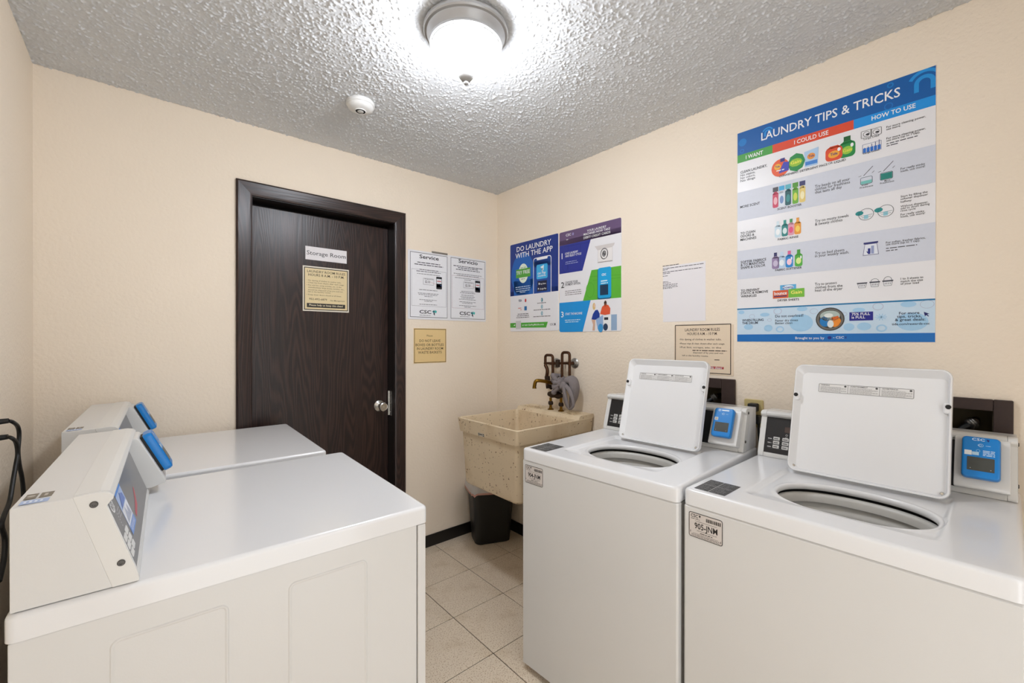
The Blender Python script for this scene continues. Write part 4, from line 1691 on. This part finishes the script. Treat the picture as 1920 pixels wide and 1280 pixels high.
for k_, (a, body, cap, lab) in enumerate(((432, (206, 66, 96), (70, 66, 72), (240, 180, 190)), (485, (224, 232, 242), (60, 170, 220), (120, 150, 200)), (540, (26, 90, 96), (90, 180, 196), (50, 140, 140)), (602, (110, 178, 50), (80, 150, 40), (210, 220, 80)), (662, (232, 206, 122), (60, 60, 110), (246, 236, 190)))):
    x, _ = c_top(a, 1200)
    z = c_low(430, 90)[1]
    bottle(P, x, z, .0205, .083, body, cap, lab, 3, capw=.95)
for k_, (a, body, cap, lab) in enumerate(((452, (206, 228, 240), (216, 232, 240), (244, 248, 250)), (512, (30, 130, 128), (40, 150, 140), (220, 238, 238)), (565, (226, 160, 180), (60, 150, 80), (230, 80, 130)), (622, (238, 158, 50), (236, 160, 60), (250, 210, 90)))):
    x, _ = c_low(a, 300)
    z = c_low(440, 345)[1]
    bottle(P, x, z, .0225, .065, body, cap, lab, 3)
for k_, (a, body, cap, lab) in enumerate(((432, (150, 130, 170), (40, 40, 96), (200, 190, 214)), (485, (188, 212, 236), (200, 216, 236), (236, 244, 250)), (550, (40, 140, 214), (220, 100, 150), (250, 210, 226)), (630, (80, 178, 60), (70, 160, 50), (220, 236, 150)))):
    x, _ = c_low(a, 560)
    z = c_low(440, 612)[1]
    bottle(P, x, z, .026, .066, body, cap, lab, 3, k_ > 1)
P.new()
x0_, z0_ = c_low(410, 868)
P.L('product_picture', 3)
P.rect((x0_ + .026, z0_ + .018), (x0_ + .082, z0_ + .052), (90, 176, 226))
P.L('product_picture', 4)
P.disc((x0_ + .054, z0_ + .042), .020, (230, 240, 250), .008)
P.new()
P.rect((x0_, z0_), (x0_ + .055, z0_ + .032), (216, 96, 50))
P.new()
P.rect((x0_ + .056, z0_), (x0_ + .110, z0_ + .034), (120, 190, 60))
P.L('product_picture', 5)
P.text('Downy', (x0_ + .036, z0_ + .037), (x0_ + .072, z0_ + .037), .010, (30, 60, 150), .03)
P.text('bounce', (x0_ + .005, z0_ + .014), (x0_ + .050, z0_ + .014), .012, WHITE, .04)
P.text('Gain', (x0_ + .064, z0_ + .014), (x0_ + .102, z0_ + .014), .012, (250, 240, 120), .04)
P.rect((x0_ + .004, z0_ + .006), (x0_ + .050, z0_ + .010), (40, 40, 110))
# how-to icons
P.L('icon_drawing', 3)
for a, b in ((1210, 693), (1293, 672)):
    P.new()
    x, z = c_top(a, b)
    P.frame((x - .015, z - .013), (x + .015, z + .013), .0012, BLK, .003)
    P.ring((x, z), .009, .0012, BLK)
    P.disc((x + .003, z - .002), .005, BLK, .003)
P.new()
x, z = c_top(1250, 840)
for k_ in range(5):
    hh_ = (.018, .020, .026, .030, .034)[k_]
    P.rect((x - .022 + k_ * .010, z), (x - .014 + k_ * .010, z + .016), (40, 110, 200))
    P.line((x - .018 + k_ * .010, z + .016), (x - .018 + k_ * .010, z + hh_), .0016, NAVY)
P.frame((x - .024, z - .002), (x + .028, z + .030), .001, (90, 110, 160))
for a, b, hv in ((1210, 1085, .45), (1382, 1045, .9)):
    P.new()
    x, z = c_top(a, b)
    P.frame((x - .017, z - .015), (x + .017, z + .011), .0012, (26, 60, 70), .005)
    P.rect((x - .015, z - .013), (x + .015, z - .013 + .024 * hv), (120, 196, 190) if hv < .6 else (30, 130, 120))
    P.line((x - .008, z + .016), (x + .018, z + .044), .0016, BLK)
    P.line((x - .022, z + .016), (x - .014, z + .018), .0012, BLK)
    P.line((x + .016, z + .020), (x + .022, z + .026), .0012, BLK)
for a, b in ((1208, 146), (1375, 116)):
    P.new()
    x, z = c_low(a, b)
    P.ring((x, z), .0215, .0013, (30, 50, 60), .021, 24)
    P.disc((x - .019, z + .007), .0115, (30, 140, 140), .008)
    P.line((x - .016, z - .004), (x + .018, z - .002), .001, (60, 110, 120))
    P.line((x - .012, z - .010), (x + .014, z - .009), .001, (60, 110, 120))
    P.rect((x - .006, z - .016), (x + .006, z - .002), (150, 206, 220))
P.new()
x, z = c_low(1248, 445)
P.poly([(x - .022, z - .020), (x + .022, z - .020), (x + .017, z + .020), (x - .017, z + .020)], (40, 44, 110))
P.rect((x - .020, z + .020), (x + .020, z + .026), (40, 44, 110))
P.L('icon_drawing', 4)
P.poly([(x - .0205, z - .0185), (x + .0205, z - .0185), (x + .016, z + .0185), (x - .016, z + .0185)], (226, 230, 240))
P.L('icon_drawing', 5)
P.rect((x - .008, z - .016), (x - .001, z + .004), (30, 40, 130))
P.rect((x + .001, z - .016), (x + .009, z + .012), (150, 160, 200))
P.poly([(x - .010, z - .012), (x - .004, z - .012), (x - .012, z - .004)], (30, 40, 130))
for k_, a in enumerate((1173, 1282, 1393)):
    P.new()
    x, z = c_low(a, 752 - k_ * 10)
    P.L('icon_drawing', 3)
    P.poly([(x - .010, z - .010), (x + .010, z - .010), (x + .0125, z + .005), (x - .0125, z + .005)], (70, 72, 84))
    P.rect((x - .0145, z + .005), (x + .0145, z + .009), (70, 72, 84))
    if k_: P.ring((x, z + .010), .011, .0012, (70, 72, 84), .006 + .003 * k_, 16)
    P.L('icon_drawing', 4)
    P.poly([(x - .0092, z - .009), (x + .0092, z - .009), (x + .0112, z + .0042), (x - .0112, z + .0042)], (232, 232, 236))
    P.L('icon_drawing', 5)
    for q in range(4): P.line((x - .0066 + q * .0044, z - .005), (x - .0066 + q * .0044, z + .001), .0014, (70, 72, 84))
P.done()

# ---- app poster and payment poster
sA = 240 / 1336
t, wd, hg = sign('app_poster', 'blue and white poster reading DO LAUNDRY WITH THE APP, beside the purple-topped poster', 'poster', 'x', ((957.5, 460), (1047.5, 619.5)), .003, BOARD, .010)
cf = wall_conv(t, 'x', 0, (940, 400), sA)
P = Print(t, -.003, None, cf)
P.L('blue_field')
zb = cf(340, 838)[1]
P.conv = None
P._add(rr(0, (zb + hg) / 2, wd - .001, hg - zb - .001, .009, 4), [tuple(range(20))], (16, 52, 136))
P.rect((-wd / 2 + .0005, zb), (wd / 2 - .0005, zb + .03), (16, 52, 136))
P.lim = (wd / 2 - .0006, zb, hg - .0006)
P.L('blue_field', 2)
x, z = cf(235, 620)
P.disc((x - .01, z - .01), .115, (8, 96, 186), .150, 24)
P.rect((x - .098, zb), (x + .10, zb + .10), (8, 96, 186))
P.lim = None
P.conv = cf
P.L('title_lettering', 4)
P.text('DO LAUNDRY', (165, 393), (524, 333), 48, WHITE, .02)
P.text('WITH THE APP', (152, 464), (540, 402), 48, WHITE, .02)
P.L('badge', 4)
P.disc((233, 625), .049, (232, 244, 226), .066, 18)
P.L('badge', 5)
P.rect((158, 590), (308, 655), (86, 168, 60))
P.L('badge_lettering', 6)
P.text('TRY FREE', (162, 640), (302, 624), 34, WHITE, .02)
P.dashes((205, 572), (262, 566), 12, (150, 190, 150), 1)
P.dashes((212, 690), (250, 686), 12, (150, 150, 150), 2)
P.L('phone_picture', 4)
x0, z1 = cf(338, 470)
x1, z0 = cf(527, 838)[0], zb
P.conv = None
P.rect((x0, z0), (x1, z1 - .02), WHITE)
P._add(rr((x0 + x1) / 2, z1 - .03, x1 - x0, .06, .018, 4), [tuple(range(20))], WHITE)
P.L('phone_picture', 5)
P.rect((x0 + .005, z0), (x1 - .005, z1 - .024), (12, 70, 156))
P._add(rr((x0 + x1) / 2, z1 - .034, x1 - x0 - .010, .058, .014, 4), [tuple(range(20))], (12, 70, 156))
P.L('phone_picture', 6)
P.poly([(x0 + .03, z1), (x1 - .03, z1), (x1 - .036, z1 - .018), (x0 + .036, z1 - .018)], WHITE)
P.L('app_icon', 6)
a, b = cf(372, 540), cf(488, 672)
P.rect(a, b, (60, 176, 232), .010)
P.conv = cf
P.L('app_icon', 7)
P.poly([(412, 560), (450, 535), (445, 590), (428, 605), (425, 575)], (230, 244, 250))
P.poly([(425, 575), (440, 570), (430, 600)], (20, 70, 130))
P.text('csc Pay', (385, 635), (470, 628), 24, WHITE, .03)
P.text('mobile', (388, 660), (470, 654), 18, WHITE, .02)
P.L('store_badge', 6)
P.rect((382, 708), (480, 752), (14, 22, 58))
P.rect((378, 764), (482, 804), (14, 22, 58))
P.L('store_badge', 7)
P.disc((400, 735), .005, WHITE, .007)
P.text('App Store', (412, 742), (470, 736), 14, WHITE, .02)
P.poly([(388, 776), (400, 786), (388, 796)], WHITE)
P.text('Google Play', (408, 794), (474, 788), 14, WHITE, .02)
P.L('small_lettering', 4)
for k_ in range(3): P.dashes((152 + 3 * k_, 778 + 20 * k_), (306, 758 + 22 * k_), 12, (196, 220, 242), k_)
P.dashes((198, 828), (258, 822), 10, (196, 220, 242), 5)
P.text('VISA', (183, 922), (218, 920), 22, (40, 44, 90), .03)
P.disc((257, 908), .008, (200, 50, 50), .012)
P.dashes((180, 994), (216, 990), 12, (210, 120, 110), 3)
P.poly([(200, 1004), (216, 1002), (216, 1008), (206, 1010)], (214, 110, 90))
P.rect((244, 970), (270, 1010), (30, 110, 170))
for k_ in range(3): P.dashes(((175, 168, 162)[k_], 1054 + 18 * k_), ((286, 292, 296)[k_], 1050 + 18 * k_), 11, (110, 104, 108), k_ + 4)
for k_, b in enumerate((902, 972, 1042)):
    P.disc((428, b), .0085, (40, 130, 150) if k_ == 0 else (90, 160, 180), .013)
    P.dashes(((380, 342, 338)[k_], b + 38), ((470, 514, 516)[k_], b + 32), 11, (110, 104, 108), k_ + 8)
P.L('numeral', 5)
for k_, b in enumerate((902, 972, 1042)):
    P.text('123'[k_], (423, b + 10), (434, b + 10), 20, WHITE, .03)
P.L('green_strip', 4)
P.poly([(98, 1145), (490, 1130), (472, 1190), (98, 1192)], (76, 170, 52))
P.L('green_lettering', 5)
P.poly([(132, 1172), (148, 1156), (148, 1172)], WHITE)
P.text('or visit GetPayMobile.com', (222, 1172), (448, 1166), 16, WHITE, .02)
P.L('blank_code_square', 5)
P.rect((156, 1122), (210, 1206), (206, 206, 206))
P.L('maker_logo', 4)
P.text('CSC', (512, 1168), (552, 1166), 20, (70, 50, 70), .01)
P.disc((564, 1156), .005, (50, 40, 60), .008)
P.done()

t, wd, hg = sign('payment_poster', 'purple-topped poster with steps 1 2 3 about paying by card, beside the app poster', 'poster', 'x', ((1049.5, 437), (1165.5, 620.5)), .003, BOARD, .010)
cf = wall_conv(t, 'x', 0, (940, 400), sA)
P = Print(t, -.003, None, cf)
ztop = hg
e = wd / 2 - .0006
zz1 = (cf(612, 332)[1] + cf(1252, 214)[1]) / 2
PUR = (104, 82, 120)
P.conv = None
P.L('purple_band')
P._add(rr(0, (zz1 + hg) / 2, 2 * e, hg - zz1 - .001, .009, 4), [tuple(range(20))], PUR)
P.rect((-e, zz1), (e, zz1 + .03), PUR)
zA = (cf(612, 632)[1] + cf(850, 600)[1]) / 2
P.L('step_panel')
P.poly([(-e, zA), (cf(850, 600)[0], zA), (cf(936, 285)[0], zz1), (-e, zz1)], (40, 52, 146))
zB1, zB0 = (cf(945, 590)[1] + cf(1252, 548)[1]) / 2, (cf(856, 910)[1] + cf(1252, 880)[1]) / 2
P.new().poly([(cf(856, 910)[0], zB0), (e, zB0), (e, zB1), (cf(945, 590)[0], zB1)], (92, 180, 52))
zC = (cf(612, 932)[1] + cf(936, 908)[1]) / 2
P.new().poly([(-e + .009, .0006), (cf(852, 1226)[0], .0006), (cf(936, 910)[0], zC), (-e, zC), (-e, .009)], (20, 148, 222))
P.conv = cf
P.L('header_lettering', 3)
P.text('CSC', (678, 242), (732, 230), 24, WHITE, .02)
P.L('header_logo', 3).disc((752, 214), .007, (150, 140, 190), .009)
P.dashes((682, 280), (704, 276), 10, WHITE, 1)
P.text('YOUR LAUNDRY', (898, 190), (1100, 152), 22, WHITE, .02)
P.text('MACHINES NOW TAKE', (862, 226), (1140, 178), 22, WHITE, .02)
P.text('DEBIT/ CREDIT CARDS', (862, 262), (1142, 214), 22, WHITE, .02)
P.L('step_lettering', 3)
P.text('1', (634, 478), (658, 474), 56, WHITE, .01)
P.text('LOAD LAUNDRY', (670, 430), (805, 408), 20, WHITE, .02)
P.text('AND SELECT CYCLE', (672, 458), (838, 430), 20, WHITE, .02)
P.dashes((674, 512), (790, 496), 10, (170, 180, 220), 1)
P.dashes((674, 530), (804, 514), 10, (170, 180, 220), 2)
P.text('2', (628, 780), (660, 776), 56, BLK, .01)
P.text('CHOOSE YOUR', (672, 732), (802, 718), 20, (70, 66, 74), .02)
P.text('PAYMENT OPTION.', (672, 756), (832, 738), 20, (70, 66, 74), .02)
for k_ in range(3): P.dashes((670, 814 + 20 * k_), (838, 800 + 20 * k_), 10, (120, 112, 112), k_ + 3)
P.text('3', (628, 1084), (658, 1082), 54, WHITE, .01)
P.text('START THE MACHINE', (672, 1062), (848, 1052), 22, WHITE, .02)
P.dashes((668, 1120), (828, 1110), 11, (220, 240, 250), 6)
P.dashes((672, 1138), (812, 1132), 11, (220, 240, 250), 7)
P.L('machine_line_drawing', 2)
for (a, b), (c_, d), col in (((660, 350), (930, 300), (30, 42, 126)), ((700, 330), (700, 620), (30, 42, 126)), ((830, 310), (830, 600), (30, 42, 126)), ((930, 660), (1250, 640), (76, 164, 40)), ((960, 700), (1250, 670), (76, 164, 40))):
    P.line((a, b), (c_, d), .0025, col)
P.ring((670, 560), .022, .003, (30, 42, 126), .030)
P.ring((930, 800), .030, .0025, (76, 164, 40), .044)
P.L('machine_picture', 3)
P.poly([(978, 345), (1188, 305), (1180, 330), (1165, 345), (1165, 488), (1010, 510), (1012, 390)], (214, 208, 206))
P.L('machine_picture', 4)
P.poly([(1015, 385), (1162, 350), (1162, 484), (1014, 506)], (238, 234, 232))
P.ring((1078, 420), .027, .006, (120, 118, 124), .032)
P.disc((1078, 420), .014, (150, 152, 160), .018)
P.line((1010, 515), (1165, 494), .003, (150, 140, 136))
P.L('reader_picture', 3)
x, z = cf(1080, 735)
P.conv = None
P.rect((x - .048, z - .085), (x + .046, z + .090), (24, 90, 130), .012)
P.L('reader_picture', 4)
P.rect((x - .044, z - .078), (x + .046, z + .092), (20, 164, 224), .012)
P.L('reader_picture', 5)
P.rect((x - .030, z - .062), (x + .026, z - .004), (10, 52, 84))
P.text('csc', (x - .018, z + .046), (x + .012, z + .046), .018, WHITE, .02)
P.dashes((x - .024, z + .014), (x + .024, z + .014), .010, (220, 240, 250), 2)
P.dashes((x - .024, z + .002), (x + .024, z + .002), .008, (220, 240, 250), 3)
P.conv = cf
P.L('people_picture', 3)
P.poly([(945, 1105), (960, 1050), (985, 1010), (1010, 1005), (1030, 1045), (1030, 1085), (985, 1110)], (24, 60, 150))
P.poly([(1035, 1050), (1055, 975), (1085, 950), (1120, 955), (1142, 990), (1138, 1050), (1085, 1060)], (226, 92, 56))
P.poly([(945, 1108), (985, 1108), (980, 1222), (955, 1222), (962, 1160)], (216, 176, 150))
P.disc((972, 970), .010, (224, 190, 120), .020)
P.disc((1090, 940), .009, (110, 66, 46), .017)
P.rect((1070, 1065), (1150, 1222), (240, 240, 240))
P.rect((1150, 1055), (1210, 1218), (150, 176, 206))
P.poly([(990, 1105), (1065, 1060), (1068, 1170), (1010, 1210)], (150, 180, 220))
P.L('people_picture', 4)
P.disc((978, 962), .007, (232, 196, 168), .010)
P.poly([(1076, 925), (1102, 920), (1104, 932), (1076, 936)], (30, 22, 20))
P.disc((1092, 1185), .016, (40, 60, 90), .020)
P.disc((1040, 1195), .018, (60, 150, 210), .024)
P.rect((1078, 1085), (1120, 1110), (40, 40, 50))
P.done()

# ---- plain paper notice
sP = 170 / 907
t, wd, hg = sign('paper_notice', 'plain white paper notice with small black print above the tan rules sign', 'notice', 'x', ((1243.5, 500), (1323, 601)), .0012, PAPER)
cf = wall_conv(t, 'x', 0, (1220, 480), sP)
P = Print(t, -.0012, None, cf)
P.L('small_print')
P.dashes((122, 104), (282, 84), 10, (80, 78, 82), 1)
P.dashes((122, 136), (536, 72), 10, (80, 78, 82), 2)
P.dashes((122, 144), (172, 138), 9, (80, 78, 82), 3)
P.dashes((122, 172), (516, 112), 10, (80, 78, 82), 4)
P.dashes((122, 182), (195, 172), 9, (80, 78, 82), 5)
P.dashes((122, 206), (172, 198), 9, (80, 78, 82), 6)
for k_ in range(6): P.dashes((124, 264 + 14 * k_), ((178, 205, 270, 262, 272, 216)[k_], 256 + 12 * k_), 9, (90, 88, 92), k_ + 9)
P.done()

# ---- tan rules sign behind the washer lid
t, wd, hg = sign('rules_sign', 'faded tan laundry room rules sign with black border below the paper notice', 'sign', 'x', ((1264.5, 611), (1375.5, 705)), .002, PINKTAN, .002)
cf = wall_conv(t, 'x', 0, (1220, 480), sP)
P = Print(t, -.002, None, cf)
P.L('border')
a, b = cf(246, 690), cf(806, 1186)
P.conv = None
P.frame(a, b, .0035, (60, 46, 36))
P.conv = cf
P.L('lettering')
K_ = (70, 54, 44)
P.text('LAUNDRY ROOM RULES', (345, 752), (694, 746), 26, K_, .02)
P.text('HOURS 8 A.M. - 10 P.M.', (368, 790), (670, 786), 24, K_, .02)
P.text('\u2022No dyeing of clothes in washer tubs.', (292, 842), (710, 840), 16, K_, .01)
P.text('\u2022Please wipe & clean dryers after each usage.', (292, 884), (745, 882), 15, K_, .01)
P.text('\u2022Put lint, scraps, etc. in the', (292, 922), (708, 920), 15, K_, .01)
P.dashes((420, 950), (765, 950), 13, K_, 3)
P.text('disposed of by you and not', (425, 976), (728, 974), 15, K_, .01)
P.text('left in the laundry rooms.', (318, 1004), (580, 1002), 14, K_, .01)
P.dashes((640, 1042), (690, 1042), 12, K_, 5)
P.L('red_strip')
P.rect((330, 1090), (732, 1132), (176, 30, 34))
P.L('red_strip_lettering', 2)
P.text('Please help us keep this clean!', (345, 1120), (718, 1118), 18, WHITE, .03)
P.done()

# ---- service notices on the door wall
sS = 160 / 1365
t, wd, hg = sign('service_sign', 'white laminated Service and Servicio notices side by side next to the door', 'sign', 'y', ((764.5, 466.5), (910.5, 603)), .003, BOARD, .006)
cf = wall_conv(t, 'y', 0, (760, 460), sS)
P = Print(t, -.003, None, cf)
G_ = (70, 68, 74)
GR = (120, 116, 122)
TQ = (40, 150, 150)
for nm, (x0, x1), ttl, (tx0, tx1) in (('english_page', (72, 668), 'Service', (222, 530)), ('spanish_page', (722, 1270), 'Servicio', (846, 1152))):
    off = 0 if x0 < 400 else 1
    P.conv = None
    a, b = cf(x0, 62)[0], cf(x1, 62)[0]
    P.L(nm)
    P.rect((a, .014), (b, hg - .012), (240, 240, 244))
    P.L(nm + '_border', 2)
    P.frame((a, .014), (b, hg - .012), .0028, (70, 68, 72))
    P.L(nm + '_box_line', 2)
    P.frame((a + .010, .085), (b - .010, hg - .118 - .012 * off), .0013, (130, 128, 132) if not off else (176, 140, 144))
    P.L(nm + '_lettering', 3)
    P.conv = cf
    dy = 0 if not off else 60
    zoff = lambda v: v
    if not off:
        P.text('Service', (222, 200), (530, 248), 56, (28, 26, 36), .03)
        for (p, q, r_, s_, hh_) in ((188, 262, 553, 308, 20), (142, 290, 598, 348, 20), (222, 378, 522, 414, 16), (172, 402, 562, 446, 16), (182, 444, 546, 484, 14), (218, 700, 508, 728, 15), (196, 755, 524, 782, 14), (208, 778, 512, 802, 14), (300, 810, 428, 820, 14), (220, 860, 502, 880, 14), (300, 888, 430, 896, 14), (222, 938, 502, 950, 14)):
            P.dashes((p, q + hh_ * .5), (r_, s_ + hh_ * .5), hh_, G_ if hh_ > 15 else GR, int(q))
        P.text('CSC', (222, 1086), (410, 1092), 50, (36, 34, 42), .04)
        P.dashes((224, 1118), (404, 1124), 12, GR, 9)
        lx, lz, ph, bx0, bx1 = 462, 1078, (490, 500, 580, 705), 282, 450
    else:
        P.text('Servicio', (846, 278), (1152, 314), 56, (28, 26, 36), .03)
        for (p, q, r_, s_, hh_) in ((765, 322, 1226, 372, 18), (838, 354, 1160, 390, 18), (805, 380, 1186, 420, 18), (768, 442, 1215, 492, 14), (820, 474, 1170, 508, 14), (788, 512, 1194, 550, 13), (940, 550, 1048, 560, 13), (888, 730, 1096, 748, 14), (872, 752, 1110, 772, 14), (890, 792, 1088, 804, 13), (878, 816, 1110, 830, 13), (892, 838, 1084, 850, 13), (852, 860, 1126, 872, 13), (862, 898, 1120, 912, 13), (905, 920, 1070, 930, 13), (855, 960, 1126, 970, 13), (940, 984, 1046, 990, 13)):
            P.dashes((p, q + hh_ * .5), (r_, s_ + hh_ * .5), hh_, G_ if hh_ > 15 else GR, int(q))
        P.text('CSC', (862, 1112), (1034, 1116), 50, (36, 34, 42), .04)
        P.dashes((870, 1142), (1022, 1146), 12, GR, 9)
        lx, lz, ph, bx0, bx1 = 1074, 1102, (1112, 565, 1192, 755), 926, 1090
    P.L(nm + '_logo', 3)
    P.poly([(lx - 36, lz - 22), (lx - 6, lz - 44), (lx + 8, lz - 14), (lx - 10, lz + 8)], (30, 110, 120))
    P.poly([(lx + 8, lz - 46), (lx + 38, lz - 26), (lx + 26, lz + 8), (lx + 4, lz - 8)], (60, 186, 180))
    P.poly([(lx - 20, lz + 14), (lx + 4, lz - 4), (lx + 6, lz + 48)], (24, 50, 60))
    P.L(nm + '_card_picture', 3)
    P.conv = None
    A, B = cf(bx0, 520 + dy), cf(bx1, 640 + dy * .9)
    P.frame(A, B, .0016, GR, .002)
    P.conv = cf
    mid = (bx0 + bx1) / 2
    P.dashes((bx0 + 20, 545 + dy), (bx1 - 10, 548 + dy), 12, GR, 1)
    P.text('$2.50', (bx0 + 30, 600 + dy), (bx0 + 110, 602 + dy), 36, (90, 80, 86), .02)
    P.line((bx1 - 50, 590 + dy), (bx1 + 36, 622 + dy), .0012, (200, 110, 110))
    P.L(nm + '_phone_picture', 3)
    P.conv = None
    A, B = cf(ph[0], ph[1]), cf(ph[2], ph[3])
    P.rect(A, B, (26, 26, 32), .004)
    P.L(nm + '_phone_picture', 4)
    A, B = cf(ph[0] + 6, ph[1] + 34), cf(ph[2] - 6, ph[3] - 30)
    P.rect(A, B, (232, 234, 240))
    P.rect((A[0], B[1]), (B[0], B[1] + (A[1] - B[1]) * .42), (120, 176, 226))
    P.L(nm + '_phone_picture', 5)
    P.rect((A[0] + .003, A[1] - .018), (B[0] - .004, A[1] - .013), (206, 60, 64))
    P.rect((B[0] - .011, B[1] + .010), (B[0] - .002, B[1] + .016), (40, 70, 120))
    P.conv = cf
P.done()
a = pix('y', 0, 822, 471.5)
bm = bmesh.new()
box(bm, a.x - t.location.x - .05, a.x - t.location.x + .068, -.004, 0, hg - .004, hg + .009, .001)
link('hanger_clip', bm, NICKEL, t)

# ---- tan waste basket sign
sS = 190 / 1013
t, wd, hg = sign('waste_basket_sign', 'small tan sign reading DO NOT LEAVE BOXES OR BOTTLES below the service notices', 'sign', 'y', ((775.5, 615), (836.5, 679)), .002, TAN, .001)
cf = wall_conv(t, 'y', 0, (740, 450), sS)
P = Print(t, -.002, None, cf)
P.L('border')
P.conv = None
P.frame((-wd / 2 + .003, .003), (wd / 2 - .003, hg - .003), .0035, (96, 70, 34))
P.conv = cf
P.L('lettering')
K_ = (84, 60, 30)
P.text('Please', (320, 962), (378, 964), 16, K_, .005)
P.text('DO NOT LEAVE', (246, 1016), (455, 1020), 24, K_, .015)
P.text('BOXES OR BOTTLES', (208, 1056), (488, 1060), 24, K_, .015)
P.text('IN LAUNDRY ROOM', (220, 1094), (482, 1096), 24, K_, .015)
P.text('WASTE BASKETS', (232, 1132), (468, 1134), 24, K_, .015)
P.done()

# ---- signs on the storage door
t, wd, hg = sign('storage_sign', 'white name plate reading Storage Room on the dark door', 'sign', 'y', ((572.5, 460.5), (650, 494.5)), .0015, PAPER, .0, SLAB)
cf = wall_conv(t, 'y', SLAB, (550, 440), .125)
P = Print(t, -.0015, None, cf)
P.L('lettering')
P.text('Storage Room', (200, 300), (785, 355), 58, (70, 68, 70), .012)
P.done()
t, wd, hg = sign('door_rules_sign', 'cream laundry room rules sign with black border on the dark storage door', 'sign', 'y', ((567.5, 497), (654, 586)), .002, mat('pale_cream_rim', (236, 228, 212), .5, noise=.03), .001, SLAB)
cf = wall_conv(t, 'y', SLAB, (550, 440), .125)
P = Print(t, -.002, None, cf)
P.L('cream_field')
P.conv = None
P.rect((-wd / 2 + .009, .009), (wd / 2 - .009, hg - .009), (230, 210, 164))
P.L('border', 2)
P.frame((-wd / 2 + .006, .007), (wd / 2 - .006, hg - .007), .0045, (48, 40, 32))
P.conv = cf
P.L('lettering', 2)
K_ = (80, 66, 48)
P.text('LAUNDRY ROOM RULES', (205, 562), (776, 610), 34, K_, .015)
P.text('HOURS 8 A.M. - 10 P.M.', (222, 612), (760, 662), 34, K_, .02)
for k_, w_ in enumerate(('\u2022 No dyeing of clothes in washer tubs.', '\u2022 Clean lint from dryers after each usage.', '\u2022 Put old lint, scrap articles, etc. in the', 'wastebaskets; large boxes, bottles, etc.,', 'should be disposed of by you and not', 'left in the laundry rooms.', '\u2022 Keep dryer doors closed at all times.')):
    xa = 200 if w_[0] == '\u2022' else 220
    xb = (715, 760, 718, 762, 740, 560, 720)[k_]
    P.text(w_, (xa, 690 + 37 * k_), (xb, 728 + 33 * k_ - (25 if k_ == 5 else 0)), 19, (110, 92, 66), .006)
P.text('952-492-6879', (236, 974), (502, 990), 27, K_, .015)
P.text('Site Management', (552, 998), (768, 1006), 18, K_, .004)
P.L('black_strip', 2)
A, B = cf(200, 1040), cf(775, 1090)
P.conv = None
P.rect((A[0], cf(480, 1098)[1]), (B[0], cf(480, 1036)[1]), (44, 38, 32))
P.conv = cf
P.L('strip_lettering', 3)
P.text('Please help us keep this clean!', (236, 1066), (742, 1086), 26, (240, 226, 190), .02)
P.done()
